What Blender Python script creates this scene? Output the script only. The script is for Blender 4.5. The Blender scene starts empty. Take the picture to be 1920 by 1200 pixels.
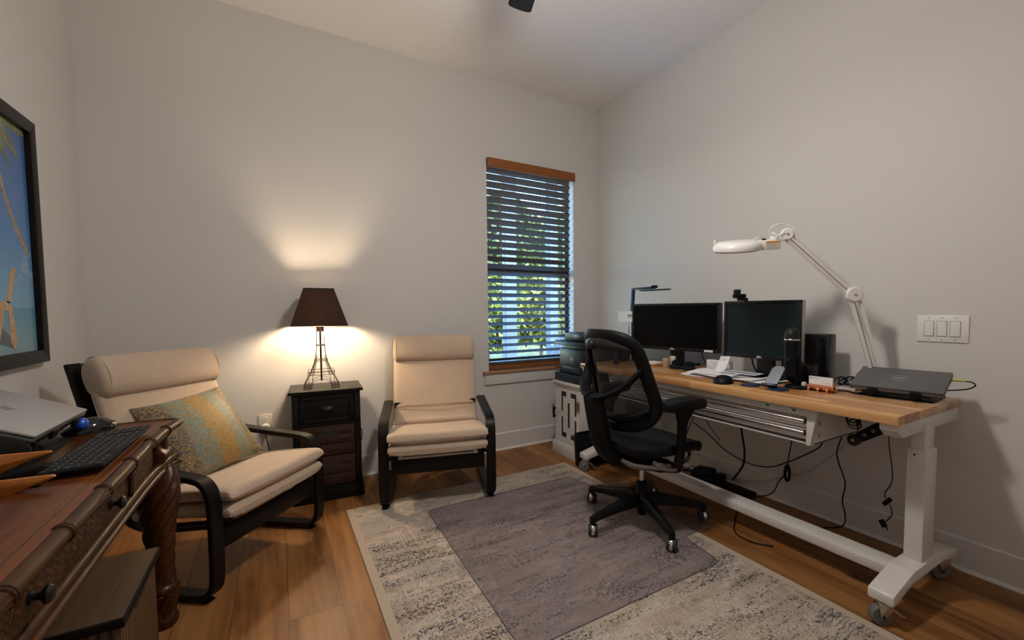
import bpy, bmesh, math, random
from mathutils import Vector, Matrix, Euler
random.seed(7)
R = math.radians
SC = bpy.context.scene
COL = SC.collection

# ------------------------------------------------------------------ camera
YAW, PITCH, ROLL, FPX = 0.5512, -0.0539, 0.0055, 833.3
cam_d = bpy.data.cameras.new('camera'); cam = bpy.data.objects.new('camera', cam_d); COL.objects.link(cam)
fw = Vector((math.sin(YAW)*math.cos(PITCH), math.cos(YAW)*math.cos(PITCH), math.sin(PITCH)))
rt = Vector((math.cos(YAW), -math.sin(YAW), 0)); dn = fw.cross(rt)
c_, s_ = math.cos(ROLL), math.sin(ROLL)
rt2 = c_*rt + s_*dn; dn2 = -s_*rt + c_*dn
cm = Matrix((rt2, -dn2, -fw)).transposed().to_4x4(); cm.translation = (0, 0, 1.17)
cam.matrix_world = cm
cam_d.sensor_fit = 'HORIZONTAL'; cam_d.sensor_width = 36.0
cam_d.lens = 36.0*FPX/1920.0
cam_d.shift_x = (960-1032.5)/1920.0; cam_d.shift_y = (626.45-600)/1920.0
cam_d.clip_start = 0.02; cam_d.clip_end = 200
SC.camera = cam

# ------------------------------------------------------------------ exposure, world, sun
SC.view_settings.view_transform = 'Standard'; SC.view_settings.look = 'None'
SC.view_settings.exposure = 0.0; SC.view_settings.gamma = 1.0; SC.view_settings.use_curve_mapping = False
W = bpy.data.worlds.new('world'); SC.world = W; W.use_nodes = True
wn = W.node_tree.nodes; wl = W.node_tree.links
sky = wn.new('ShaderNodeTexSky'); sky.sky_type = 'NISHITA'; sky.sun_disc = False
sky.sun_elevation = R(48); sky.sun_rotation = R(200); sky.air_density = 1.2; sky.dust_density = 1.5
hs = wn.new('ShaderNodeHueSaturation'); hs.inputs['Saturation'].default_value = 1.5; wl.new(sky.outputs[0], hs.inputs['Color']); wl.new(hs.outputs[0], wn['Background'].inputs[0]); wn['Background'].inputs[1].default_value = 3.2
sd = bpy.data.lights.new('sun', 'SUN'); sd.energy = 2.5; sd.angle = R(1); sd.color = (1, .93, .8)
so = bpy.data.objects.new('sun', sd); COL.objects.link(so); so.rotation_euler = (R(48), 0, R(20))
FAN_W, FAN_DOWN_W, LAMP_W = 33.5, 11.5, 470.0

# ------------------------------------------------------------------ material helpers
class NT:
    def __init__(s, name):
        s.m = bpy.data.materials.new(name); s.m.use_nodes = True
        s.t = s.m.node_tree; s.n = s.t.nodes; s.l = s.t.links; s.b = s.n['Principled BSDF']
        s.tc = s.n.new('ShaderNodeTexCoord')
    def N(s, typ, ins=None, **kw):
        nd = s.n.new('ShaderNode'+typ)
        for k, v in kw.items(): setattr(nd, k, v)
        for k, v in (ins or {}).items():
            if hasattr(v, 'is_linked') or isinstance(v, bpy.types.NodeSocket): s.l.new(v, nd.inputs[k])
            else: nd.inputs[k].default_value = v
        return nd
    def co(s, scale=(1,1,1), rot=(0,0,0), loc=(0,0,0), out='Object'):
        return s.N('Mapping', {'Vector': s.tc.outputs[out], 'Scale': scale, 'Rotation': rot, 'Location': loc}).outputs[0]
    def noise(s, v, scale=5., detail=3., rough=.5, dist=0.):
        return s.N('TexNoise', {'Vector': v, 'Scale': scale, 'Detail': detail, 'Roughness': rough, 'Distortion': dist}).outputs[0]
    def ramp(s, f, stops, interp='LINEAR'):
        nd = s.N('ValToRGB', {'Fac': f}); cr = nd.color_ramp; cr.interpolation = interp
        while len(cr.elements) < len(stops): cr.elements.new(.5)
        for e, (p, c) in zip(cr.elements, stops):
            e.position = p; e.color = (c if len(c) == 4 else (*c, 1)) if hasattr(c, '__len__') else (c, c, c, 1)
        return nd.outputs[0]
    def math(s, op, a, b=0., clamp=False):
        nd = s.N('Math', operation=op, use_clamp=clamp)
        for i, v in enumerate((a, b)):
            if isinstance(v, bpy.types.NodeSocket): s.l.new(v, nd.inputs[i])
            else: nd.inputs[i].default_value = v
        return nd.outputs[0]
    def mix(s, f, a, b, mode='MIX'):
        nd = s.N('MixRGB', blend_type=mode)
        for i, v in enumerate((f, a, b)):
            if isinstance(v, bpy.types.NodeSocket): s.l.new(v, nd.inputs[i])
            elif i == 0: nd.inputs[0].default_value = v
            else: nd.inputs[i].default_value = (*v, 1)
        return nd.outputs[0]
    def xyz(s, v): return s.N('SeparateXYZ', {0: v}).outputs
    def set(s, **kw):
        names = {'color': 'Base Color', 'rough': 'Roughness', 'metal': 'Metallic', 'alpha': 'Alpha', 'trans': 'Transmission Weight',
                 'emit': 'Emission Color', 'estr': 'Emission Strength', 'coat': 'Coat Weight', 'sheen': 'Sheen Weight', 'spec': 'Specular IOR Level', 'ior': 'IOR', 'normal': 'Normal', 'crough': 'Coat Roughness'}
        for k, v in kw.items():
            i = s.b.inputs[names[k]]
            if isinstance(v, bpy.types.NodeSocket): s.l.new(v, i)
            else: i.default_value = (*v, 1) if k in ('color', 'emit') else v
        return s
    def bump(s, h, strength=.3, dist=.002):
        s.l.new(s.N('Bump', {'Height': h, 'Strength': strength, 'Distance': dist}).outputs[0], s.b.inputs['Normal']); return s

def plain(name, col, rough=.5, metal=0., var=.08, nscale=40., bump=0., **kw):
    t = NT(name); v = t.co(); n = t.noise(v, nscale, 2)
    a = tuple(max(0, c*(1-var)) for c in col); b = tuple(min(1, c*(1+var)) for c in col)
    t.set(color=t.ramp(n, [(.3, a), (.7, b)]), rough=rough, metal=metal, **kw)
    if bump: t.bump(n, bump, .001)
    return t.m

def wood(name, c1, c2, axis='Y', rough=.4, scale=1., ring=14., coat=0., bump=.1, spec=.4):
    t = NT(name); sc = {'X': (1.2, 14, 14), 'Y': (14, 1.2, 14), 'Z': (14, 14, 1.2)}[axis]
    v = t.co(tuple(x*scale for x in sc)); n1 = t.noise(v, 1., 5, .6, .6); n2 = t.noise(v, ring*.5, 3, .6)
    f = t.math('ADD', t.math('MULTIPLY', n1, .7), t.math('MULTIPLY', n2, .3))
    t.set(color=t.ramp(f, [(.32, c1), (.68, c2)]), rough=rough, coat=coat, crough=.15, spec=spec).bump(n2, bump, .001)
    return t.m

MAT = {}
def setup_materials():
    m = MAT
    t = NT('wall_paint'); v = t.co(); n = t.noise(v, 130., 3, .6)
    t.set(color=(.655, .635, .61), rough=.62).bump(n, .22, .002); m['wall'] = t.m
    t = NT('ceiling_paint'); v = t.co((1, 1.5, 1)); n = t.noise(v, 48., 4, .6, .6)
    t.set(color=(.88, .865, .85), rough=.85).bump(n, .55, .006); m['ceiling'] = t.m
    m['trim'] = plain('trim_paint', (.67, .65, .63), .38, var=.02)
    # oak planks along Y
    t = NT('oak_planks'); o = t.xyz(t.tc.outputs['Object'])
    u = t.math('DIVIDE', o[0], .185); iu = t.math('FLOOR', u); fu = t.math('FRACT', u)
    off = t.math('MULTIPLY', t.math('FRACT', t.math('MULTIPLY', iu, .377)), 1.9)
    w = t.math('DIVIDE', t.math('ADD', o[1], off), 1.9); iw = t.math('FLOOR', w); fw_ = t.math('FRACT', w)
    idv = t.N('CombineXYZ', {0: iu, 1: iw, 2: 0.}).outputs[0]
    rnd = t.N('TexWhiteNoise', {'Vector': idv}, noise_dimensions='3D')
    shift = t.N('VectorMath', {0: t.tc.outputs['Object'], 1: t.N('VectorMath', {0: rnd.outputs['Color'], 'Scale': 7.}, operation='SCALE').outputs[0]}, operation='ADD').outputs[0]
    g = t.N('Mapping', {'Vector': shift, 'Scale': (5.5, .8, 1)}).outputs[0]
    n1 = t.noise(g, 1.1, 3, .55, .8)
    fing = t.N('Mapping', {'Vector': shift, 'Scale': (70, 4, 1)}).outputs[0]; n2 = t.noise(fing, 1.5, 3, .6)
    rings = t.N('TexWave', {'Vector': g, 'Scale': 1.3, 'Distortion': 11., 'Detail': 3., 'Detail Scale': 1.2}, wave_type='BANDS', bands_direction='X').outputs[1]
    f = t.math('ADD', t.math('ADD', t.math('MULTIPLY', n1, .80), t.math('MULTIPLY', n2, .13)), t.math('MULTIPLY', rings, .05))
    colr = t.ramp(f, [(.30, (.075, .026, .007)), (.40, (.175, .068, .018)), (.50, (.265, .112, .031)), (.62, (.35, .16, .05))])
    br = t.math('ADD', .74, t.math('MULTIPLY', rnd.outputs['Value'], .42))
    colr = t.mix(1., colr, t.N('CombineColor', {0: br, 1: br, 2: br}).outputs[0], 'MULTIPLY')
    kv = t.N('TexVoronoi', {'Vector': t.N('Mapping', {'Vector': shift, 'Scale': (5.0, 2.2, 1)}).outputs[0], 'Scale': 1.})
    rare = t.math('GREATER_THAN', t.xyz(kv.outputs['Color'])[0], .62); big = t.math('MULTIPLY', t.xyz(kv.outputs['Color'])[1], .13)
    kn2 = t.math('ADD', kv.outputs[0], t.math('MULTIPLY', t.math('SUBTRACT', t.noise(t.N('Mapping', {'Vector': shift, 'Scale': (24, 9, 1)}).outputs[0], 1., 3), .5), .30))
    km = t.math('MULTIPLY', rare, t.math('SUBTRACT', 1., t.math('DIVIDE', t.math('MAXIMUM', kn2, 0.), t.math('ADD', big, .06)), True))
    colr = t.mix(t.ramp(km, [(.0, 0.), (.5, .55), (.8, .95)]), colr, (.025, .010, .004))
    crack = t.ramp(t.noise(t.N('Mapping', {'Vector': shift, 'Scale': (26, 1.6, 1)}).outputs[0], 1., 4, .7, .5), [(.66, 0.), (.72, .75)])
    colr = t.mix(t.math('MULTIPLY', crack, t.ramp(n1, [(.4, 1.), (.52, 0.)])), colr, (.03, .011, .004))
    seam = t.math('MAXIMUM', t.math('LESS_THAN', fu, .012), t.math('LESS_THAN', fw_, .0016))
    colr = t.mix(t.math('MULTIPLY', seam, .8), colr, (.02, .01, .005))
    t.set(color=colr, rough=t.ramp(n2, [(.2, .36), (.8, .52)]), spec=.35); t.bump(t.math('SUBTRACT', n2, t.math('MULTIPLY', seam, 2.)), .25, .0012); m['floor'] = t.m
    m['blackwood'] = wood('black_brown_veneer', (.0055, .0042, .0036), (.012, .0085, .007), 'Z', .38, spec=.16)
    m['espresso'] = plain('espresso_lacquer', (.006, .005, .0045), .38, var=.2, spec=.22)
    m['drawerwood'] = wood('dark_paulownia', (.014, .006, .004), (.055, .020, .012), 'X', .5)
    # linen
    for nm, c in (('linen', (.545, .415, .31)), ('lining', (.50, .41, .33))):
        t = NT(nm); v = t.co(); a = t.noise(t.co((800, 110, 800)), 1., 2, .6); b = t.noise(t.co((110, 800, 110)), 1., 2, .6)
        f = t.math('ADD', t.math('MULTIPLY', a, .5), t.math('MULTIPLY', b, .5)); big = t.noise(v, 7., 3)
        f = t.math('ADD', f, t.math('MULTIPLY', t.math('SUBTRACT', big, .5), .12))
        t.set(color=t.ramp(f, [(.33, tuple(x*.76 for x in c)), (.66, tuple(min(1, x*1.16) for x in c))]), rough=.95, sheen=.15).bump(f, .3, .0012); m[nm] = t.m
    # rug
    t = NT('distressed_rug'); o = t.xyz(t.tc.outputs['Object'])
    base = t.ramp(t.noise(t.co((2.5, 9, 1)), 1.2, 4, .6), [(.3, (.365, .29, .23)), (.5, (.49, .405, .33)), (.7, (.575, .50, .43))])
    base = t.mix(t.ramp(t.noise(t.co((2.2, 3, 1)), 1.2, 3), [(.50, 0.), (.64, .6)]), base, (.40, .375, .36))
    fine = t.noise(t.co((120, 190, 1)), 1., 3, .75); base = t.mix(t.ramp(fine, [(.40, .8), (.52, 0.)]), base, (.22, .175, .14))
    maze = t.N('TexVoronoi', {'Vector': t.co((26, 40, 1)), 'Scale': 1.}, distance='CHEBYCHEV').outputs[0]
    mz = t.math('MULTIPLY', t.ramp(maze, [(.27, 0.), (.31, 1.), (.36, 1.), (.40, 0.)]), t.ramp(t.noise(t.co((5, 9, 1), loc=(2, 9, 0)), 1., 3, .6), [(.44, 0.), (.58, .6)]))
    base = t.mix(mz, base, (.20, .155, .125))
    mz2 = t.math('MULTIPLY', t.ramp(maze, [(.42, 0.), (.46, 1.)]), t.ramp(t.noise(t.co((4, 8, 1), loc=(6, 3, 0)), 1., 3, .6), [(.46, 0.), (.6, .5)]))
    base = t.mix(mz2, base, (.58, .52, .455))
    streak = t.noise(t.co((1.8, 13, 1)), 1., 4, .65, .2); zone = t.noise(t.co((1.3, 1.6, 1), loc=(4, 8, 0)), 1., 2)
    sv = t.math('ADD', streak, t.math('MULTIPLY', t.math('SUBTRACT', zone, .5), .55))
    dens = t.ramp(sv, [(.40, 0.), (.62, 1.)])
    fl = t.noise(t.co((82, 104, 1)), 1., 2, .65, 1.0)
    f1 = t.ramp(t.math('ADD', fl, t.math('MULTIPLY', t.math('SUBTRACT', dens, 1.), .22)), [(.485, 0.), (.52, 1.)])
    dcol = t.ramp(t.noise(t.co((4, 9, 1), loc=(3, 1, 0)), 1., 2), [(.38, (.025, .03, .055)), (.52, (.016, .016, .022)), (.64, (.075, .04, .027))])
    base = t.mix(t.math('MULTIPLY', f1, .9), base, dcol)
    lines = t.math('MULTIPLY', t.ramp(t.noise(t.co((80, 2.2, 1)), 1., 2, .6), [(.60, 0.), (.64, 1.)]), t.ramp(t.noise(t.co((3, 4, 1), loc=(7, 2, 0)), 1., 2), [(.47, 0.), (.57, .55)]))
    base = t.mix(lines, base, (.56, .50, .44))
    scroll = t.N('TexWave', {'Vector': t.co((16, 16, 1)), 'Scale': 1.1, 'Distortion': 9., 'Detail': 2.}, wave_type='RINGS').outputs[1]
    sc2 = t.math('MULTIPLY', t.ramp(scroll, [(.78, 0.), (.86, 1.)]), t.ramp(t.noise(t.co((3.2, 4.2, 1), loc=(1, 5, 0)), 1., 2), [(.60, 0.), (.66, .7)]))
    base = t.mix(sc2, base, (.06, .06, .07))
    ex = t.math('ABSOLUTE', t.math('SUBTRACT', o[0], .762)) ; edge = t.math('GREATER_THAN', ex, .728)
    base = t.mix(edge, base, (.47, .385, .30))
    t.set(color=base, rough=.95).bump(fine, .5, .003); m['rug'] = t.m
    # clear chair mat
    t = NT('mat_vinyl'); t.set(color=(.36, .335, .35), rough=.26, spec=.5)
    n = t.noise(t.co(), 220., 2); t.bump(n, .25, .001)
    tr = t.N('BsdfTransparent', {'Color': (.89, .872, .893, 1)}); mx = t.N('MixShader', {0: .12, 1: tr.outputs[0], 2: t.b.outputs[0]})
    t.l.new(mx.outputs[0], t.n['Material Output'].inputs[0]); m['mat'] = t.m
    m['matedge'] = plain('mat_edge', (.10, .09, .12), .3)
    m['black'] = plain('black_plastic', (.0048, .005, .006), .48, var=.15, spec=.16)
    m['chairgrey'] = plain('head_panel_grey', (.020, .021, .024), .45, var=.1, spec=.3)
    m['darkchrome'] = plain('dark_chrome', (.30, .285, .275), .2, 1., var=.1)
    m['gloss'] = plain('gloss_black', (.006, .006, .008), .12, var=.1)
    m['blackfab'] = plain('black_fabric', (.005, .006, .010), .8, var=.3, nscale=300, bump=.4, spec=.3)
    m['rubber'] = plain('rubber', (.020, .020, .021), .7)
    m['greyrub'] = plain('grey_rubber', (.13, .12, .115), .6)
    m['white'] = plain('white_powder_coat', (.67, .645, .62), .36, var=.02)
    m['whitepl'] = plain('white_plastic', (.80, .79, .77), .3, var=.02)
    m['ivory'] = plain('ivory_plastic', (.68, .62, .52), .4, var=.03)
    m['paper'] = plain('paper', (.84, .83, .85), .8, var=.03)
    m['steel'] = plain('brushed_steel', (.55, .53, .51), .28, 1., var=.08)
    m['chrome'] = plain('chrome', (.75, .74, .72), .12, 1., var=.02)
    m['alu'] = plain('silver_aluminium', (.50, .49, .485), .42, .55, var=.03)
    m['darkalu'] = plain('grey_aluminium', (.125, .125, .13), .42, .35, var=.05)
    m['bronze'] = plain('bronze_frame', (.022, .019, .017), .4)
    m['copper'] = plain('copper', (.90, .42, .22), .18, 1., var=.05)
    m['iron'] = plain('antique_iron', (.045, .030, .022), .45, .6, var=.3)
    m['darkiron'] = plain('dark_iron', (.02, .017, .016), .35, .6)
    # butcher block, strips along Y
    t = NT('butcher_block'); o = t.xyz(t.tc.outputs['Object'])
    u = t.math('DIVIDE', o[0], .043); iu = t.math('FLOOR', u); off = t.math('MULTIPLY', t.math('FRACT', t.math('MULTIPLY', iu, .617)), .55)
    w = t.math('FLOOR', t.math('DIVIDE', t.math('ADD', o[1], off), .55))
    rnd = t.N('TexWhiteNoise', {'Vector': t.N('CombineXYZ', {0: iu, 1: w, 2: 0.}).outputs[0]}, noise_dimensions='3D')
    n = t.noise(t.co((40, 2.5, 40)), 1., 4, .6, .4)
    f = t.math('ADD', t.math('MULTIPLY', rnd.outputs['Value'], .55), t.math('MULTIPLY', n, .5))
    t.set(color=t.ramp(f, [(.2, (.36, .155, .05)), (.55, (.55, .285, .108)), (.85, (.68, .40, .18))]), rough=.3, coat=.35, crough=.25).bump(n, .05, .0005); m['butcher'] = t.m
    m['mahog'] = wood('mahogany', (.028, .0075, .002), (.185, .052, .011), 'Y', .24, .5, coat=.05, spec=.3)
    m['mahogz'] = wood('mahogany_carved', (.014, .0042, .0018), (.074, .020, .006), 'Z', .33, .8, coat=0., spec=.25)
    m['bamboo'] = wood('bamboo_molding', (.020, .0075, .0026), (.082, .033, .0105), 'Y', .34, 1.6, coat=0., spec=.22)
    # twill rattan weave on the YZ face
    t = NT('rattan_weave'); v = t.co((1, 1, 1), rot=(R(40), 0, 0)); o = t.xyz(v)
    u = t.math('DIVIDE', o[1], .0135); w = t.math('DIVIDE', o[2], .0135)
    iu, iw = t.math('FLOOR', u), t.math('FLOOR', w); fu, fv = t.math('FRACT', u), t.math('FRACT', w)
    k = t.math('FLOORED_MODULO', t.math('ADD', iu, t.math('MULTIPLY', iw, 1.)), 4.) if False else t.math('MODULO', t.math('ADD', t.math('ADD', iu, iw), 4000.), 4.)
    over = t.math('LESS_THAN', k, 1.5)
    def prof(f): return t.math('POWER', t.math('SINE', t.math('MULTIPLY', f, math.pi)), .45)
    h = t.math('ADD', t.math('MULTIPLY', over, prof(fu)), t.math('MULTIPLY', t.math('SUBTRACT', 1., over), prof(fv)))
    cell = t.N('TexWhiteNoise', {'Vector': t.N('CombineXYZ', {0: t.math('MULTIPLY', over, iu), 1: t.math('MULTIPLY', t.math('SUBTRACT', 1., over), iw), 2: over}).outputs[0]}, noise_dimensions='3D').outputs['Value']
    n = t.noise(t.co(), 90., 3); hh = t.math('ADD', t.math('MULTIPLY', h, .55), t.math('ADD', t.math('MULTIPLY', n, .25), t.math('MULTIPLY', cell, .22)))
    c = t.ramp(hh, [(.28, (.004, .0014, .0005)), (.62, (.032, .0112, .0033)), (.98, (.095, .036, .011))])
    t.set(color=c, rough=.45, spec=.25).bump(h, .55, .003); m['rattan'] = t.m
    # storage box
    t = NT('bamboo_slats'); n = t.noise(t.co((90, 3, 90)), 1., 3, .6); l = t.math('LESS_THAN', t.math('FRACT', t.math('DIVIDE', t.xyz(t.tc.outputs['Object'])[0], .052)), .03)
    t.set(color=t.mix(t.math('MULTIPLY', l, .5), t.ramp(n, [(.3, (.040, .0205, .0075)), (.7, (.085, .046, .018))]), (.12, .07, .03)), rough=.55).bump(n, .2, .001); m['lid'] = t.m
    t = NT('ribbed_bamboo'); o = t.xyz(t.tc.outputs['Object']); fr = t.math('FRACT', t.math('DIVIDE', t.math('ADD', o[1], o[0]), .021)); h = t.math('SINE', t.math('MULTIPLY', fr, math.pi))
    t.set(color=t.ramp(h, [(.1, (.010, .005, .002)), (.5, (.065, .032, .011)), (1., (.125, .066, .025))]), rough=.5).bump(h, .7, .004); m['boxside'] = t.m
    m['orange'] = wood('orange_stained_wood', (.34, .10, .012), (.48, .165, .022), 'Y', .3, .5, coat=.3)
    m['meshblack'] = plain('black_mesh_metal', (.014, .014, .014), .5, .5, var=.7, nscale=500, bump=.5)
    # pillow
    t = NT('woven_pillow'); o = t.xyz(t.tc.outputs['Object']); wob = t.math('MULTIPLY', t.math('SUBTRACT', t.noise(t.co(), 7., 2), .5), .035)
    x = t.math('ADD', o[0], wob)
    v = t.N('TexVoronoi', {'Vector': t.co((105, 220, 1), rot=(0, 0, R(35))), 'Scale': 1.}).outputs
    v2 = t.N('TexVoronoi', {'Vector': t.co((110, 225, 1), rot=(0, 0, R(-40))), 'Scale': 1.}).outputs
    d = t.math('MAXIMUM', t.math('LESS_THAN', v[0], .40), t.math('LESS_THAN', v2[0], .36))
    dash = t.ramp(t.math('DIVIDE', t.math('ADD', x, .25), .5), [(0., (.008, .016, .05)), (.25, (.010, .024, .07)), (.29, (.065, .22, .26)), (.44, (.085, .25, .28)), (.47, (.36, .20, .035)), (.63, (.38, .215, .04)), (.66, (.085, .25, .28)), (.77, (.065, .22, .26)), (.80, (.008, .016, .045))])
    gold = t.ramp(t.noise(t.co(), 90., 2), [(.35, (.20, .125, .03)), (.65, (.33, .215, .065))])
    t.set(color=t.mix(t.math('MULTIPLY', d, .92), gold, dash), rough=.6, sheen=.2).bump(d, .3, .0012); m['pillow'] = t.m
    m['orangewood'] = wood('stained_valance', (.22, .068, .012), (.32, .108, .024), 'X', .35, 1.5)
    m['sill'] = wood('sill_wood', (.34, .17, .085), (.45, .245, .13), 'X', .4, 1.5)
    m['slat'] = plain('blind_slat', (.135, .10, .072), .5, var=.06)
    m['cordtan'] = plain('tan_cord', (.32, .18, .09), .7)
    t = NT('window_glass'); t.set(color=(.95, .98, 1), rough=.02)
    gl = t.N('BsdfGlossy', {'Color': (1, 1, 1, 1), 'Roughness': .02}); tr = t.N('BsdfTransparent', {'Color': (.93, .96, .97, 1)}); mx = t.N('MixShader', {0: .05, 1: tr.outputs[0], 2: gl.outputs[0]})
    t.l.new(mx.outputs[0], t.n['Material Output'].inputs[0]); m['glass'] = t.m
    t = NT('picture_glazing'); tr = t.N('BsdfTransparent', {'Color': (1, 1, 1, 1)}); gl = t.N('BsdfGlossy', {'Color': (1, 1, 1, 1), 'Roughness': .05}); mx = t.N('MixShader', {0: .05, 1: tr.outputs[0], 2: gl.outputs[0]})
    t.l.new(mx.outputs[0], t.n['Material Output'].inputs[0]); m['glazing'] = t.m
    # beach print on the YZ plane: sky over sea
    t = NT('beach_print'); o = t.xyz(t.tc.outputs['Object']); cl = t.noise(t.co((1, 2.2, 6)), 2.6, 5, .6)
    g = t.ramp(t.math('DIVIDE', o[2], .93), [(.0, (.25, .36, .37)), (.09, (.21, .38, .45)), (.245, (.09, .31, .48)), (.25, (.20, .42, .62)), (.55, (.075, .24, .54)), (.85, (.045, .15, .42)), (1., (.06, .14, .33))])
    cm_ = t.math('MULTIPLY', t.ramp(cl, [(.56, 0.), (.7, .75)]), t.ramp(t.math('DIVIDE', o[2], .93), [(.24, 0.), (.27, 1.), (.42, .8), (.6, 0.)]))
    t.set(color=t.mix(cm_, g, (.55, .60, .66)), rough=.5); m['print'] = t.m
    m['palmtrunk'] = plain('print_palm_trunk', (.34, .27, .15), .6, var=.35, nscale=60)
    m['frond'] = plain('print_palm_frond', (.20, .20, .09), .6, var=.5, nscale=30)
    m['printwood'] = plain('print_chair_wood', (.58, .34, .15), .6, var=.25, nscale=40)
    m['printshade'] = plain('print_wet_sand', (.08, .12, .14), .6, var=.3, nscale=9)
    m['printrope'] = plain('print_rope', (.5, .46, .4), .6)
    t = NT('lamp_shade_fabric'); n = t.noise(t.co(), 260., 2); t.set(color=t.ramp(n, [(.3, (.012, .008, .006)), (.7, (.032, .02, .014))]), rough=.9)
    tl = t.N('BsdfTranslucent', {'Color': (.9, .42, .16, 1)}); mx = t.N('MixShader', {0: t.ramp(n, [(.38, .012), (.66, .12)]), 1: t.b.outputs[0], 2: tl.outputs[0]}); t.l.new(mx.outputs[0], t.n['Material Output'].inputs[0]); m['shade'] = t.m
    t = NT('shade_lining'); t.set(color=(.50, .42, .33), rough=.9); tl = t.N('BsdfTranslucent', {'Color': (.6, .5, .4, 1)}); mx = t.N('MixShader', {0: .35, 1: t.b.outputs[0], 2: tl.outputs[0]}); t.l.new(mx.outputs[0], t.n['Material Output'].inputs[0]); m['shadelining'] = t.m
    t = NT('bulb_glow'); t.set(color=(1, .9, .75), emit=(1, .77, .50), estr=LAMP_W); m['bulb'] = t.m
    t = NT('fan_globe'); t.set(color=(1, 1, 1), emit=(1, .86, .68), estr=6.); m['globe'] = t.m
    m['printer'] = plain('printer_shell', (.010, .014, .019), .42, var=.05)
    m['printerdark'] = plain('printer_dark', (.010, .011, .014), .35)
    m['screen'] = plain('screen_panel', (.0018, .002, .003), .3, var=.02, spec=.10)
    m['screen2'] = plain('screen_panel_teal_sheen', (.0035, .013, .0155), .42, var=.02, spec=.25)  # matte black screen; teal window sheen is mixed into the colour
    m['bezel'] = plain('monitor_bezel', (.005, .0055, .007), .4, spec=.35)
    # chair mesh: see-through weave
    t = NT('chair_mesh'); t.set(color=(.012, .012, .013), rough=.6); o = t.xyz(t.tc.outputs['Object'])
    a = t.math('LESS_THAN', t.math('FRACT', t.math('DIVIDE', o[1], .0042)), .42); b = t.math('LESS_THAN', t.math('FRACT', t.math('DIVIDE', o[2], .0058)), .45)
    tr = t.N('BsdfTransparent'); mx = t.N('MixShader', {0: t.math('MAXIMUM', a, b), 1: tr.outputs[0], 2: t.b.outputs[0]}); t.l.new(mx.outputs[0], t.n['Material Output'].inputs[0]); m['mesh'] = t.m
    m['blueball'] = plain('blue_ball', (.008, .085, .50), .1, var=.1, coat=.6)
    m['key'] = plain('key_cap', (.010, .0102, .011), .5, var=.08, spec=.3); m['keyprint'] = plain('key_legend', (.5, .5, .5), .5)
    m['printwhite'] = plain('white_print', (.75, .75, .75), .5); m['printblack'] = plain('black_print', (.02, .02, .02), .5); m['printgrey'] = plain('grey_print', (.28, .28, .30), .5)
    m['seamgrey'] = plain('switch_seam', (.36, .345, .335), .5)
    m['green'] = plain('green_mark', (.03, .22, .03), .5); m['bluecard'] = plain('blue_print', (.02, .06, .22), .5)
    m['cardboard'] = plain('tan_box', (.42, .29, .19), .7); m['orangeprint'] = plain('orange_print', (.75, .25, .06), .6)
    m['lime'] = plain('lime_plug', (.42, .46, .10), .4); m['redcable'] = plain('maroon_cable', (.05, .012, .01), .5)
    m['clear'] = plain('clear_tape', (.55, .55, .56), .15); m['whitecab'] = plain('white_cable', (.45, .42, .38), .5)
    m['blue_sheen'] = plain('black_plastic_blue_sheen', (.004, .024, .062), .34, spec=.35)  # black plastic with the window's blue reflection tinted into its base colour
    # outside
    m['grass'] = plain('lawn', (.10, .105, .035), .9, var=.5, nscale=6); m['leaf'] = plain('leaf', (.14, .165, .032), .6, var=.55, nscale=2.5); m['leafdark'] = plain('dark_leaf', (.07, .105, .03), .6, var=.5, nscale=3)
    m['concrete'] = plain('porch_concrete', (.30, .335, .36), .8, var=.12, nscale=8); m['postpaint'] = plain('porch_post_paint', (.075, .105, .145), .6); m['trunk'] = plain('trunk', (.08, .06, .04), .9, var=.4)
    m['patio'] = plain('patio_grey', (.055, .08, .105), .5)
    m['white_wire'] = plain('beige_box', (.30, .25, .19), .5)
setup_materials()

# ------------------------------------------------------------------ mesh helpers
def cr(pts, n=8, closed=False):
    P = [Vector(p) for p in pts]; out = []; L = len(P)
    for i in range(L if closed else L-1):
        if closed: p0, p1, p2, p3 = P[(i-1) % L], P[i], P[(i+1) % L], P[(i+2) % L]
        else: p0, p1, p2, p3 = P[max(i-1, 0)], P[i], P[i+1], P[min(i+2, L-1)]
        for k in range(n):
            t = k/n; out.append(.5*((2*p1)+(p2-p0)*t+(2*p0-5*p1+4*p2-p3)*t*t+(3*p1-p0-3*p2+p3)*t**3))
    if not closed: out.append(P[-1].copy())
    return out

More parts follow.
